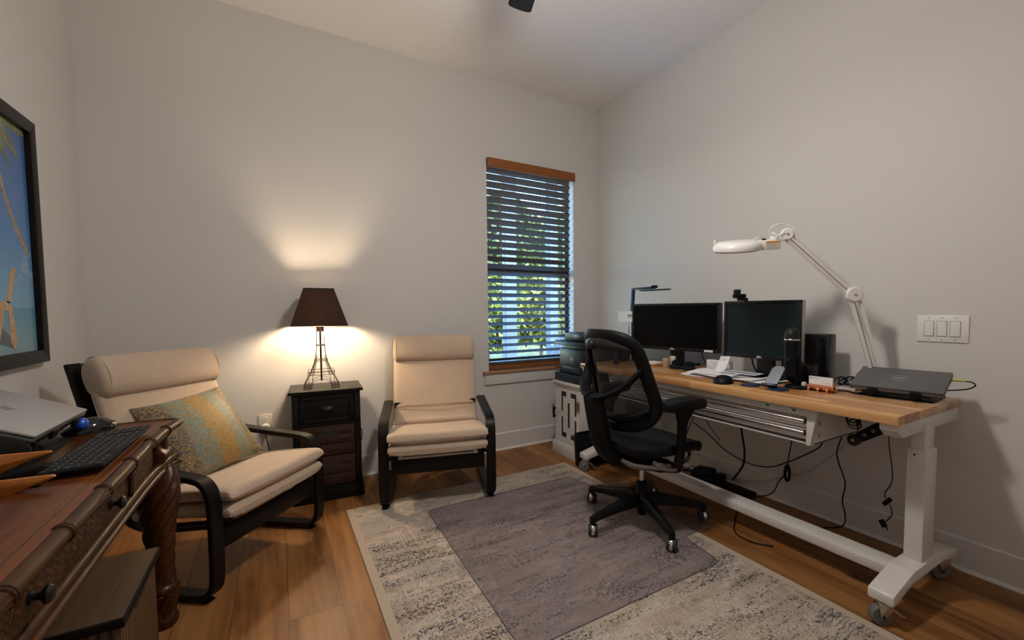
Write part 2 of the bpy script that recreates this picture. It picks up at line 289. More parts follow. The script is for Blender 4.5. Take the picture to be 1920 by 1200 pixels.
class MB:
    def __init__(s): s.bm = bmesh.new()
    def _tmp(s, b, M=None):
        if M is not None: bmesh.ops.transform(b, matrix=M, verts=b.verts)
        me = bpy.data.meshes.new('t'); b.to_mesh(me); b.free(); s.bm.from_mesh(me); bpy.data.meshes.remove(me); return s
    def box(s, x0, x1, y0, y1, z0, z1, bev=0., seg=2, M=None):
        b = bmesh.new(); bmesh.ops.create_cube(b, size=1)
        for v in b.verts: v.co = Vector(((x0+x1)/2+v.co.x*(x1-x0), (y0+y1)/2+v.co.y*(y1-y0), (z0+z1)/2+v.co.z*(z1-z0)))
        if bev > 0: bmesh.ops.bevel(b, geom=list(b.edges), offset=min(bev, .49*min(abs(x1-x0), abs(y1-y0), abs(z1-z0))), segments=seg, affect='EDGES', profile=.5)
        return s._tmp(b, M)
    def rings(s, rings, closed_u=True, cap=True, M=None):
        b = bmesh.new(); V = [[b.verts.new(p) for p in r] for r in rings]
        for i in range(len(V)-1):
            n = len(V[i])
            for j in range(n if closed_u else n-1):
                k = (j+1) % n
                try: b.faces.new((V[i][j], V[i][k], V[i+1][k], V[i+1][j]))
                except ValueError: pass
        if cap:
            for r in (V[0], V[-1]):
                try: b.faces.new(r)
                except ValueError: pass
        bmesh.ops.recalc_face_normals(b, faces=b.faces); return s._tmp(b, M)
    def tube(s, pts, r, n=8, closed=False, sm=0, M=None, flat=None):
        P = cr(pts, sm, closed) if sm else [Vector(p) for p in pts]
        L = len(P); rs = r if hasattr(r, '__len__') else None; out = []; prev = None
        for i, p in enumerate(P):
            if closed: t = P[(i+1) % L]-P[(i-1) % L]
            else: t = P[min(i+1, L-1)]-P[max(i-1, 0)]
            if t.length < 1e-9: t = Vector((0, 0, 1))
            t.normalize()
            if prev is None:
                a = Vector((0, 0, 1)) if abs(t.z) < .9 else Vector((1, 0, 0)); u = t.cross(a).normalized()
            else:
                u = prev-t*prev.dot(t); u = u.normalized() if u.length > 1e-6 else t.orthogonal().normalized()
            prev = u; w = t.cross(u)
            if rs is None: rad = r
            else:
                f = i/(L-1)*(len(rs)-1); k = min(int(f), len(rs)-2); rad = rs[k]+(rs[k+1]-rs[k])*(f-k)
            fu, fw2 = flat or (1, 1)
            out.append([p+(u*math.cos(2*math.pi*j/n)*fu+w*math.sin(2*math.pi*j/n)*fw2)*rad for j in range(n)])
        if closed: out.append(out[0]); return s.rings(out, True, False, M)
        return s.rings(out, True, True, M)
    def lathe(s, prof, c=(0, 0, 0), n=24, axis='Z', M=None):
        out = []
        for r, z in prof:
            r = max(r, 1e-5); ring = []
            for j in range(n):
                a = 2*math.pi*j/n; x, y = r*math.cos(a), r*math.sin(a)
                p = {'Z': (x, y, z), 'X': (z, x, y), 'Y': (y, z, x)}[axis]; ring.append((c[0]+p[0], c[1]+p[1], c[2]+p[2]))
            out.append(ring)
        return s.rings(out, True, True, M)
    def cyl(s, c, r, h, axis='Z', n=20, bev=0., M=None):
        b = min(bev, r*.5, h*.5)
        pr = [(r-b, -h/2), (r, -h/2+b), (r, h/2-b), (r-b, h/2)] if b else [(r, -h/2), (r, h/2)]
        return s.lathe(pr, c, n, axis, M)
    def prism(s, poly, axis, a0, a1, bev=0., M=None):
        def P(p, a): return {'X': (a, p[0], p[1]), 'Y': (p[0], a, p[1]), 'Z': (p[0], p[1], a)}[axis]
        b = bmesh.new(); v0 = [b.verts.new(P(p, a0)) for p in poly]; v1 = [b.verts.new(P(p, a1)) for p in poly]; n = len(poly)
        b.faces.new(v0); b.faces.new(v1)
        for i in range(n): b.faces.new((v0[i], v0[(i+1) % n], v1[(i+1) % n], v1[i]))
        bmesh.ops.recalc_face_normals(b, faces=b.faces)
        if bev: bmesh.ops.bevel(b, geom=list(b.edges), offset=bev, segments=2, affect='EDGES', profile=.5)
        return s._tmp(b, M)
    def ribbon(s, path, t, x0, x1, bev=.003, sm=6, M=None):
        P = cr([(0, y, z) for y, z in path], sm); L = len(P); a, b2 = [], []
        for i, p in enumerate(P):
            d = P[min(i+1, L-1)]-P[max(i-1, 0)]; nrm = Vector((0, -d.z, d.y)).normalized(); a.append(p+nrm*t/2); b2.append(p-nrm*t/2)
        out = []
        for p, q in zip(a, b2):
            m = (p-q).normalized()*bev
            out.append([(x0+bev, p.y, p.z), (x1-bev, p.y, p.z), (x1, p.y-m.y, p.z-m.z), (x1, q.y+m.y, q.z+m.z), (x1-bev, q.y, q.z), (x0+bev, q.y, q.z), (x0, q.y+m.y, q.z+m.z), (x0, p.y-m.y, p.z-m.z)])
        return s.rings(out, True, True, M)
    def pad(s, path, w, t, sm=6, n=28, e=.35, end=.03, sag=0., M=None):
        P = cr([(0, y, z) for y, z in path], sm); L = len(P); acc = [0]
        for i in range(1, L): acc.append(acc[-1]+(P[i]-P[i-1]).length)
        out = []
        for i, p in enumerate(P):
            d = (P[min(i+1, L-1)]-P[max(i-1, 0)]).normalized(); nr = Vector((0, -d.z, d.y))
            q = min(acc[i], acc[-1]-acc[i])/end; f = math.sqrt(max(0, 1-(1-min(q, 1))**2)); f = max(f, .06)
            ring = []
            for j in range(n):
                a = 2*math.pi*j/n; cx, sx = math.cos(a), math.sin(a)
                X = math.copysign(abs(cx)**e, cx)*w/2*(.985+.015*f); Z = math.copysign(abs(sx)**(.6), sx)*t/2*f
                Z += sag*(abs(X)/(w/2))**2*f*(1 if sx > 0 else .6)
                pt = p+nr*Z; ring.append((X, pt.y, pt.z))
            out.append(ring)
        return s.rings(out, True, True, M)
    def grid(s, f, nu, nv, M=None, thick=0.):
        b = bmesh.new(); V = [[b.verts.new(f(i/nu, j/nv)) for j in range(nv+1)] for i in range(nu+1)]
        for i in range(nu):
            for j in range(nv): b.faces.new((V[i][j], V[i+1][j], V[i+1][j+1], V[i][j+1]))
        if thick:
            bmesh.ops.recalc_face_normals(b, faces=b.faces); bmesh.ops.solidify(b, geom=list(b.faces), thickness=thick); bmesh.ops.recalc_face_normals(b, faces=b.faces)
        return s._tmp(b, M)
    def ball(s, c, r, sc=(1, 1, 1), n=20, M=None):
        b = bmesh.new(); bmesh.ops.create_uvsphere(b, u_segments=n, v_segments=n//2+2, radius=r)
        for v in b.verts: v.co = Vector((c[0]+v.co.x*sc[0], c[1]+v.co.y*sc[1], c[2]+v.co.z*sc[2]))
        return s._tmp(b, M)
    def xf(s, M): bmesh.ops.transform(s.bm, matrix=M, verts=s.bm.verts); return s

def RT(loc=(0, 0, 0), rx=0, ry=0, rz=0): return Matrix.Translation(loc) @ Euler((R(rx), R(ry), R(rz))).to_matrix().to_4x4()

def obj(name, mb, mat, parent=None, world=None, ang=.7, label=None):
    """One mesh object; WORLD: vertices are in world coordinates, moved to the thing's frame."""
    if world is not None:
        bmesh.ops.transform(mb.bm, matrix=world.inverted(), verts=mb.bm.verts)
    me = bpy.data.meshes.new(name); mb.bm.to_mesh(me); mb.bm.free()
    me.materials.append(MAT[mat] if isinstance(mat, str) else mat)
    me.shade_smooth(); me.set_sharp_from_angle(angle=ang)
    o = bpy.data.objects.new(name, me); COL.objects.link(o)
    if parent is not None: o.parent = parent
    if label: o['label'] = label
    return o
def thing(name, label, cat, loc=(0, 0, 0), rz=0., group=None):
    o = bpy.data.objects.new(name, None); COL.objects.link(o); o.empty_display_size = .05
    o.location = loc; o.rotation_euler = (0, 0, R(rz)); o['label'] = label; o['category'] = cat
    if group: o['group'] = group
    return o
def tag(o, label, cat, group=None):
    o['label'] = label; o['category'] = cat
    if group: o['group'] = group
    return o
def struct(name, mb, mat, parent=None):
    o = obj(name, mb, mat, parent)
    if parent is None: o['kind'] = 'structure'
    return o
def FR(t): return Matrix.Translation(t.location) @ t.rotation_euler.to_matrix().to_4x4()
class Th:
    """A thing whose parts are given in world coordinates (w=True) or its own."""
    def __init__(s, name, label, cat, loc, rz=0., group=None, world=True):
        s.t = thing(name, label, cat, loc, rz, group); s.F = FR(s.t) if world else None
    def p(s, name, mb, mat, parent=None, label=None, ang=.7): return obj(name, mb, mat, parent or s.t, s.F, ang, label)
def one(name, mb, mat, label, cat, loc=(0, 0, 0), group=None, ang=.7):
    """A thing that is a single mesh, vertices given in world coordinates."""
    o = obj(name, mb, mat, None, Matrix.Translation(loc), ang); o.location = loc; return tag(o, label, cat, group)
def copy_tree(o, parent=None):
    c = o.copy(); COL.objects.link(c); c.parent = parent
    for ch in list(o.children): copy_tree(ch, c)
    return c
def text_mb(txt, size, M, ext=.0004, bold=0., align='CENTER'):
    cu = bpy.data.curves.new('txt', 'FONT'); cu.body = txt; cu.size = size; cu.extrude = ext; cu.offset = bold; cu.align_x = align; cu.align_y = 'CENTER'; cu.resolution_u = 3
    o = bpy.data.objects.new('txt', cu); COL.objects.link(o); dg = bpy.context.evaluated_depsgraph_get()
    me = bpy.data.meshes.new_from_object(o.evaluated_get(dg)); bpy.data.objects.remove(o); bpy.data.curves.remove(cu)
    b = MB(); b.bm.from_mesh(me); bpy.data.meshes.remove(me); b.xf(M); return b
def basis(x, y, z, loc):
    m = Matrix((Vector(x).normalized(), Vector(y).normalized(), Vector(z).normalized())).transposed().to_4x4(); m.translation = loc; return m

# ------------------------------------------------------------------ room
XL, XR, YB, YF, ZC = -.876, 2.583, 3.365, -.77, 3.014
WX0, WX1, WZ0, WZ1 = 1.470, 2.318, .672, 2.395         # window opening
struct('floor', MB().box(XL-.1, XR+.1, YF-.1, YB+.12, -.06, 0), 'floor')
struct('ceiling', MB().box(XL-.1, XR+.1, YF-.1, YB+.12, ZC, ZC+.08), 'ceiling')
struct('wall_left', MB().box(XL-.1, XL, YF-.1, YB+.12, 0, ZC), 'wall')
struct('wall_right', MB().box(XR, XR+.1, YF-.1, YB+.12, 0, ZC), 'wall')
struct('wall_front', MB().box(XL, XR, YF-.1, YF, 0, ZC), 'wall')
wb = MB(); YW = YB+.13
wb.box(XL, WX0, YB, YW, 0, ZC); wb.box(WX1, XR, YB, YW, 0, ZC); wb.box(WX0, WX1, YB, YW, 0, WZ0-.02); wb.box(WX0, WX1, YB, YW, WZ1, ZC)
struct('wall_back', wb, 'wall')
def baseb(name, pts):
    (x0, y0), (x1, y1), nx, ny = pts
    b = MB(); h = .142; t = .014; q = .014
    prof = [(0, 0), (t+q, 0), (t+q*.92, q*.4), (t+q*.7, q*.75), (t+q*.3, q*.97), (t, q*1.05), (t, h-.004), (t-.004, h), (0, h)]
    rr = [[(x+nx*d, y+ny*d, z) for d, z in prof] for x, y in ((x0, y0), (x1, y1))]
    b.rings(rr); struct(name, b, 'trim')
baseb('baseboard_back', ((XL, YB), (XR, YB), 0, -1)); baseb('baseboard_right', ((XR, YF), (XR, YB), -1, 0))
baseb('baseboard_left', ((XL, YF), (XL, YB), 1, 0)); baseb('baseboard_front', ((XL, YF), (XR, YF), 0, 1))
struct('trim_1', MB().box(WX0-.055, WX1+.055, YB-.035, YB+.115, WZ0-.022, WZ0, .004), 'sill')
struct('trim_2', MB().box(WX0-.04, WX1+.04, YB-.018, YB, WZ0-.112, WZ0-.022, .002), 'trim')
# window sashes
yw0, yw1 = YB+.085, YB+.125
win = MB()
win.box(WX0, WX0+.035, yw0, yw1, WZ0, WZ1); win.box(WX1-.04, WX1, yw0, yw1, WZ0, WZ1); win.box(WX0, WX1, yw0, yw1, WZ1-.035, WZ1); win.box(WX0, WX1, yw0, yw1, WZ0, WZ0+.04)
wo = struct('window_1', win, 'bronze')
obj('meeting_rail', MB().box(WX0+.03, WX1-.03, yw0-.01, yw1, 1.49, 1.545, .003), 'bronze', wo)
obj('window_pane', MB().box(WX0+.03, WX1-.03, yw0+.012, yw0+.016, WZ0+.03, 1.50), 'glass', wo)
obj('window_pane', MB().box(WX0+.03, WX1-.03, yw0+.022, yw0+.026, 1.53, WZ1-.03), 'glass', wo)

# ------------------------------------------------------------------ ceiling fan (its light lights the room)
def build_fan():
    cx, cy = .85, 1.30
    T = Th('ceiling_fan', 'dark ceiling fan whose blade tip hangs in at the top', 'ceiling fan', (cx, cy, ZC))
    T.p('canopy', MB().lathe([(.02, -.06), (.06, -.05), (.07, -.01), (.07, 0)], (cx, cy, ZC)), 'darkiron')
    T.p('downrod', MB().cyl((cx, cy, 2.85), .013, .30), 'darkiron')
    T.p('motor', MB().lathe([(.03, 2.75), (.09, 2.73), (.12, 2.68), (.12, 2.62), (.09, 2.575), (.04, 2.56)], (cx, cy, 0), 32), 'darkiron')
    for k in range(5):
        a = 74.5+72*k
        b = MB(); n = 10; pts = []
        L0, L1 = .17, .668
        top = [(L0+(L1-.02-L0)*i/n, .040+.016*i/n) for i in range(n+1)]
        tip = [(L1-.012+.012*math.cos(math.pi*(q/8-.5)), .056*math.sin(-math.pi*(q/8-.5))*.98) for q in range(1, 8)]
        poly = top+tip+[(x, -y) for x, y in reversed(top)]
        b.prism(poly, 'Z', -.004, .004, .001); b.xf(RT((cx, cy, 2.6), 0, 0, a) @ RT(rx=9))
        blade = T.p('blade', b, 'blackwood')
        T.p('blade_iron', MB().box(.09, .21, -.018, .018, -.012, -.004, .002).xf(RT((cx, cy, 2.6), 0, 0, a) @ RT(rx=9)), 'darkiron')
    T.p('light_globe', MB().lathe([(.001, 2.45), (.05, 2.455), (.085, 2.48), (.10, 2.52), (.095, 2.56)], (cx, cy, 0), 28), 'globe')
    ld = bpy.data.lights.new('fan_light', 'POINT'); ld.energy = FAN_W; ld.color = (1, .93, .855); ld.shadow_soft_size = .09
    lo = bpy.data.objects.new('fan_light', ld); COL.objects.link(lo); lo.location = (cx, cy, 2.33)
    la = bpy.data.lights.new('fan_downlight', 'AREA'); la.shape = 'DISK'; la.size = .17; la.energy = FAN_DOWN_W; la.color = (1, .93, .855)
    lo = bpy.data.objects.new('fan_downlight', la); COL.objects.link(lo); lo.location = (cx, cy, 2.445)
build_fan()

# ------------------------------------------------------------------ outside
def build_outside():
    struct('floor_porch', MB().box(-.5, 9, YW+.02, 6.3, -.12, -.02), 'concrete')
    struct('ground_lawn', MB().box(-12, 30, 6.3, 34, -.30, -.12), 'grass')
    posts = [(3.02, 6.1), (3.78, 6.1), (5.25, 6.1)]
    labs = ['pale blue porch post behind the left side of the blind', 'pale blue porch post behind the middle of the blind', 'pale blue porch post behind the right side of the blind']
    for (x, y), lb, w in zip(posts, labs, (.09, .075, .05)):
        T = Th('porch_post', lb, 'post', (x, y, -.02), group='porch posts outside the window')
        T.p('shaft', MB().box(x-w, x+w, y-.07, y+.07, -.02, 3.2, .006), 'postpaint'); T.p('base', MB().box(x-w-.02, x+w+.02, y-.09, y+.09, -.02, .16, .006), 'postpaint')
    # patio chair with a slatted fan back
    T = Th('patio_chair', 'slate blue slatted patio chair on the porch outside the window', 'chair', (2.72, 4.9, -.02), 200, world=False)
    for s in (-1, 1):
        T.p('leg', MB().box(s*.30-.03, s*.30+.03, -.36, -.30, 0, .52, .005), 'patio'); T.p('leg', MB().box(s*.30-.03, s*.30+.03, .30, .36, 0, .42, .005), 'patio')
        T.p('armrest', MB().box(s*.33-.06, s*.33+.06, -.42, .36, .54, .565, .008), 'patio')
    b = MB()
    for k in range(5): b.box(-.28, .28, -.34+k*.115, -.24+k*.115, .36-k*.02, .38-k*.02, .004)
    T.p('seat', b, 'patio'); b = MB()
    for k in range(-3, 4): b.box(k*.085-.037, k*.085+.037, -.01, .012, .28, .98-.018*k*k, .006, M=RT((0, .26, 0), -18, 0, k*1.5))
    T.p('backrest', b, 'patio')
    # bushes beyond the porch: lumpy crowns made of many leaves on a stem
    def bush(x, y, r, h, mat, lab, n=1500):
        b = MB(); rnd = random.Random(int(x*100+y*7)); bm = b.bm
        for i in range(n):
            a = rnd.random()*6.283; u = rnd.random(); z = u; rr = r*math.sqrt(rnd.random())*(1-.55*abs(2*z-.8)**2)
            c = Vector((x+rr*math.cos(a), y+rr*math.sin(a), -.1+.25*h+z*h*.8+rnd.uniform(-.1, .1)))
            q = Euler((rnd.uniform(-1, 1), rnd.uniform(-1, 1), rnd.uniform(0, 6))).to_matrix(); s = rnd.uniform(.07, .14)*(1+.25*r)
            vs = [bm.verts.new(c+q @ Vector(p)*s) for p in ((-1, 0, 0), (0, -.45, .1), (1, 0, 0), (0, .45, .1))]; bm.faces.new(vs)
        T = Th('garden_bush', lab, 'bush', (x, y, -.12), group='bushes beyond the porch')
        T.p('foliage', b, mat); T.p('stem', MB().tube([(x, y, -.13), (x+.03, y, h*.5)], [.05, .02], 6), 'trunk')
    bush(3.9, 9.0, .8, 1.9, 'leaf', 'bright green bush seen between the left and middle porch posts', 2600)
    bush(5.5, 9.4, .75, 2.1, 'leaf', 'bright green bush seen between the middle and right porch posts', 2600)
    bush(7.1, 8.9, .7, 1.4, 'leaf', 'low green bush seen past the right porch post', 1800)
    bush(7.2, 15.0, 1.9, 5.2, 'leafdark', 'tall dark tree far behind the bushes on the left', 5200)
    bush(11.2, 15.6, 2.0, 5.6, 'leafdark', 'tall dark tree far behind the bushes on the right', 5200)
    bush(13.6, 22.5, 3.6, 6.2, 'leaf', 'pale green tree farthest behind the low bush', 5200)
build_outside()

# ------------------------------------------------------------------ rug and chair mat
def build_rug():
    t = thing('area_rug', 'distressed cream and navy area rug on the wooden floor', 'rug', (.31, .36, 0))
    obj('pile', MB().box(0, 1.524, 0, 2.435, .001, .008, .003), 'rug', t)
    b = MB().tube([(0, 0, .0045), (1.524, 0, .0045), (1.524, 2.435, .0045), (0, 2.435, .0045)], .0045, 6, True); obj('binding', b, plain('rug_binding', (.46, .39, .31), .9), t)
build_rug()
def rounded(pts, r, n=6):
    out = []; L = len(pts)
    for i in range(L):
        p = Vector((*pts[i], 0)); a = Vector((*pts[i-1], 0)); b = Vector((*pts[(i+1) % L], 0))
        u = (a-p).normalized(); v = (b-p).normalized(); q = min(r, (a-p).length*.45, (b-p).length*.45)
        s, e = p+u*q, p+v*q
        for k in range(n+1):
            t = k/n; x = s*(1-t)**2+p*2*t*(1-t)+e*t*t; out.append((x.x, x.y))
    return out
def build_mat():
    poly = rounded([(.675, 1.285), (1.70, 1.285), (1.735, 1.53), (1.955, 1.53), (1.955, 2.30), (1.735, 2.30), (1.70, 2.53), (.705, 2.53)], .04)
    T = Th('chair_mat', 'translucent violet-grey vinyl chair mat lying on the rug', 'chair mat', (1.2, 1.9, .008))
    T.p('sheet', MB().prism(poly, 'Z', .0085, .0112), 'mat'); T.p('rim', MB().tube([(x, y, .0105) for x, y in poly], .0016, 5, True), 'matedge')
build_mat()

# ------------------------------------------------------------------ bentwood armchairs
def armchair(label, loc, rz, dz):
    T = Th('armchair', label, 'armchair', (*loc, dz), rz, 'beige bentwood armchairs', world=False)
    for s in (-1, 1):
        x0, x1 = sorted((s*.281, s*.338))
        b = MB().ribbon([(.62, .022), (.30, .022), (.12, .022), (.055, .032), (.022, .065), (.012, .13), (.011, .25), (.013, .38), (.022, .445), (.052, .487), (.10, .503), (.20, .513), (.36, .528), (.50, .542)], .024, x0, x1, .004)
        f = T.p('side_frame', b, 'blackwood')
        T.p('foot_pad', MB().box(x0+.012, x1-.012, .045, .085, 0, .012, .002), 'black', f); T.p('foot_pad', MB().box(x0+.012, x1-.012, .55, .59, 0, .012, .002), 'black', f)
        x0, x1 = sorted((s*.232, s*.284))
        b = MB().ribbon([(.035, .298), (.15, .282), (.30, .262), (.41, .262), (.485, .30), (.548, .40), (.600, .54), (.660, .74), (.706, .88), (.728, .95)], .022, x0, x1, .004)
        T.p('seat_rail', b, 'blackwood')
    T.p('front_rail', MB().box(-.27, .27, .012, .034, .205, .288, .003), 'blackwood')
    T.p('rear_rail', MB().box(-.27, .27, .47, .50, .44, .54, .003), 'blackwood')
    T.p('head_rail', MB().box(-.232, .232, -.011, .011, -.05, .05, .003).xf(RT((0, .716, .90), -20)), 'blackwood')
    T.p('sling', MB().ribbon([(.03, .300), (.20, .290), (.36, .275), (.45, .300), (.51, .42), (.60, .72), (.66, .88)], .004, -.205, .205, .001), 'lining')
    T.p('lower_cushion', MB().pad([(-.035, .357), (.06, .350), (.22, .338), (.36, .315), (.44, .305)], .575, .070, sag=.004, end=.02), 'linen')
    T.p('seat_cushion', MB().pad([(-.045, .420), (.02, .418), (.16, .405), (.30, .383), (.41, .362), (.47, .37)], .578, .068, sag=.012, end=.03), 'linen')
    bk = T.p('back_cushion', MB().pad([(.435, .385), (.475, .44), (.515, .56), (.56, .70), (.61, .85), (.645, .945)], .555, .075, sag=.004, end=.02), 'linen')
    T.p('seam', MB().tube([(-.262, .462, .515), (-.2, .4535, .517), (0, .448, .519), (.2, .4535, .517), (.262, .462, .515)], .0028, 5, sm=4), 'cordtan', bk)
    b = MB(); out = []; n = 30; prof = [(-.278, .55), (-.274, .80), (-.262, .95), (-.25, 1.), (0, 1.02), (.25, 1.), (.262, .95), (.274, .80), (.278, .55)]
    for x, f in prof:
        ring = []
        for j in range(n):
            a = 2*math.pi*j/n; ca, sa = math.cos(a), math.sin(a)
            ring.append((x, math.copysign(abs(ca)**.85, ca)*.066*f, math.copysign(abs(sa)**.8, sa)*.094*f))
        out.append(ring)
    b.rings(out); b.xf(RT((0, .602, .892), -19))
    hd = T.p('headrest', b, 'linen')
    for x in (-.256, .256): T.p('piping', MB().tube([(x, math.cos(2*math.pi*j/24)*.067, math.sin(2*math.pi*j/24)*.0945) for j in range(24)], .003, 5, True).xf(RT((0, .602, .892), -19)), 'linen', hd)
armchair('beige armchair facing the room between nightstand and window', (.79, 2.553), -15.5, .0115)
armchair('beige armchair behind the desk corner with a pillow on it', (-.03, 2.41), 50, 0)
def build_pillow():
    X = Vector((.28, .29, .03)).normalized(); U = Vector((-.165, .165, .325)); U = (U-X*U.dot(X)).normalized(); Z = X.cross(U)
    c = (Vector((-.56, 2.63, .73))+Vector((-.28, 2.92, .76))+Vector((-.134, 2.76, .427))+Vector((-.36, 2.45, .41)))/4+Z*.02
    w = .42; b = MB()
    def f(sg):
        def g(u, v):
            x, y = 2*u-1, 2*v-1; k = (1-x*x)*(1-y*y)
            h = .075*k**.55; px = x*w/2*(1-.06*(1-y*y)*abs(x)**2); py = y*w/2*(1-.06*(1-x*x)*abs(y)**2)
            return (px, py, sg*h)
        return g
    b.grid(f(1), 26, 26); b.grid(f(-1), 26, 26); bmesh.ops.remove_doubles(b.bm, verts=b.bm.verts, dist=.0005); bmesh.ops.recalc_face_normals(b.bm, faces=b.bm.faces)
    o = obj('throw_pillow', b, 'pillow'); o.matrix_world = basis(X, U, Z, c)
    tag(o, 'gold, teal and navy woven throw pillow on the armchair', 'pillow')
build_pillow()

# ------------------------------------------------------------------ nightstand and lamp
def build_nightstand():
    T = Th('nightstand', 'black narrow nightstand with three drawers under the table lamp', 'nightstand', (.252, 3.17, 0), -3.5, world=False); W2, D2 = .188, .15
    T.p('body', MB().box(-W2, W2, -D2+.012, D2, .06, .672, .003).box(-W2, -W2+.035, -D2, -D2+.02, .08, .672, .002).box(W2-.035, W2, -D2, -D2+.02, .08, .672, .002).box(-W2, W2, -D2, -D2+.02, .655, .672).box(-W2, W2, -D2, -D2+.02, .474, .492), 'espresso')
    T.p('top', MB().box(-.205, .205, -.165, .165, .672, .69, .004), 'espresso')
    T.p('plinth', MB().box(-.198, .198, -.162, .156, 0, .075, .003).box(-.194, .194, -.157, .154, .075, .088, .004), 'espresso')
    x = W2-.038; y = -D2
    d = T.p('drawer', MB().box(-x, x, y-.002, y+.02, .494, .653, .002).box(-x, x, y-.010, y, .494, .515, .002).box(-x, x, y-.010, y, .632, .653, .002).box(-x, -x+.03, y-.010, y, .494, .653, .002).box(x-.03, x, y-.010, y, .494, .653, .002), 'espresso')
    b = MB(); n = 12
    b.grid(lambda u, v: (.04*math.cos(math.pi*u), y-.004-.024*math.sin(math.pi*u)*math.sin(v*math.pi/2)**.7-.002, .592-.028*(1-math.cos(v*math.pi/2))*1.0+.0), n*2, n)
    b.box(-.045, .045, y-.008, y-.002, .588, .598, .002); T.p('cup_pull', b, 'darkiron', d)
    for z0 in (.285, .095):
        d = T.p('drawer', MB().box(-x, x, y-.004, y+.02, z0, z0+.182, .002).box(-x+.02, x-.02, y-.010, y, z0+.128, z0+.165, .003).box(-x+.02, x-.02, y-.010, y, z0+.074, z0+.118, .003).box(-x+.02, x-.02, y-.010, y, z0+.02, z0+.064, .003), 'drawerwood')
        T.p('grip_slot', MB().prism([(-.06, z0+.118), (-.05, z0+.140), (.05, z0+.140), (.06, z0+.118)], 'Y', y-.0115, y-.006), 'rubber', d)
build_nightstand()
def build_lamp():
    cx, cy, zb = .229, 3.165, .69
    T = Th('table_lamp', 'lit table lamp with a wire lattice tower base and dark square shade', 'lamp', (cx, cy, zb), -4, world=False)
    prof = [(.384, .0185), (.36, .0195), (.264, .0225), (.20, .029), (.165, .035), (.11, .054), (.085, .062), (.03, .083), (.004, .092)]
    def wr(z):
        for (z1, r1), (z0, r0) in zip(prof, prof[1:]):
            if z0 <= z <= z1: return r0+(r1-r0)*(z-z0)/(z1-z0)
        return prof[-1][1]
    for sx in (-1, 1):
        for sy in (-1, 1):
            b = MB().tube([(sx*r, sy*r, z) for z, r in prof[:7]], .0026, 6, sm=3)
            for ox, oy in ((0, .16), (.16, 0), (.3, .3)):
                b.tube([(sx*r*(1-ox), sy*r*(1-oy), z) for z, r in prof[3:7]], .0012, 5)
            # foot: four splayed wires ending on a small rectangular frame
            q0, q1 = .058, .100
            for ax, ay in ((q0, q0), (q0, q1), (q1, q0), (q1, q1)):
                b.tube([(sx*(.046 if ax == q0 else .064), sy*(.046 if ay == q0 else .064), .085), (sx*ax*.92, sy*ay*.92, .03), (sx*ax, sy*ay, .003)], .0016, 5, sm=3)
            for z in (.003, .016): b.tube([(sx*q0, sy*q0, z), (sx*q1, sy*q0, z), (sx*q1, sy*q1, z), (sx*q0, sy*q1, z)], .0013, 5, True)
            for k in range(12):
                z0 = .12+k*.021; r0, r1 = wr(z0), wr(z0+.021); s2 = 1 if k % 2 else .82
                b.tube([(sx*r0, sy*r0*(s2 if k % 2 else 1), z0), (sx*r1, sy*r1*(1 if k % 2 else .82), z0+.021)], .0008, 4)
            T.p('tower_leg', b, 'iron')
    for nm, z, h in (('ring', .264, .005), ('ring', .168, .008), ('gallery', .085, .02)):
        r = wr(z)+(.012 if nm == 'gallery' else .003); b = MB()
        for zz in (z, z+h): b.tube([(-r, -r, zz), (r, -r, zz), (r, r, zz), (-r, r, zz)], .0018, 5, True)
        for k in range(9):
            f = -r+2*r*k/8
            for q in ((f, -r), (f, r), (-r, f), (r, f)): b.tube([(*q, z), (*q, z+h)], .0008, 4)
        T.p(nm, b, 'iron')
    b = MB()
    for k in range(4):
        a = math.pi/2*k; M = RT((0, 0, 0), 0, 0, 90*k)
        b.tube([(-.058, -.075, .006), (-.042, -.072, .042), (0, -.068, .060), (.042, -.072, .042), (.058, -.075, .006)], .0014, 5, sm=5, M=M)
    T.p('arch', b, 'iron')
    T.p('centre_rod', MB().cyl((0, 0, .21), .0055, .34), 'darkiron')
    T.p('cap', MB().lathe([(.012, .352), (.022, .354), (.022, .360), (.020, .362), (.020, .376), (.023, .378), (.023, .386), (.010, .388), (.008, .44)], n=24), 'iron')
    z0, z1, a0, a1 = .394, .621, .155, .084; th = .0015
    def fr(a, z): return [(-a, -a, z), (a, -a, z), (a, a, z), (-a, a, z)]
    b = MB().rings([fr(a0, z0), fr(a1, z1)], True, False).rings([fr(a0-th, z0), fr(a1-th, z1)], True, False)
    sh = T.p('shade', b, 'shade', ang=.3)
    T.p('shade_lining', MB().rings([fr(a0-th*2, z0+.002), fr(a1-th*2, z1-.002)], True, False), 'shadelining', sh, ang=.3)
    T.p('shade_trim', MB().tube(fr(a0, z0), .0022, 6, True).tube(fr(a1, z1), .0022, 6, True), 'blackfab', sh)
    T.p('spider', MB().tube([(-a1, 0, z1-.004), (a1, 0, z1-.004)], .0015, 5).tube([(0, -a1, z1-.004), (0, a1, z1-.004)], .0015, 5).tube([(0, 0, .44), (.035, 0, .50), (.03, 0, .58), (0, 0, z1-.004)], .0014, 5, sm=4).tube([(0, 0, .44), (-.035, 0, .50), (-.03, 0, .58), (0, 0, z1-.004)], .0014, 5, sm=4), 'iron', sh)
    T.p('bulb', MB().lathe([(.013, .425), (.016, .435), (.030, .456), (.034, .478), (.026, .504), (.001, .516)], n=20), 'bulb')
    T.p('cord', MB().tube([(.40, 3.345, .42), (.47, 3.344, .36), (.485, 3.342, .30), (.47, 3.343, .24), (.44, 3.344, .20)], .003, 6, sm=6).xf(FR(T.t).inverted()), 'black')
build_lamp()
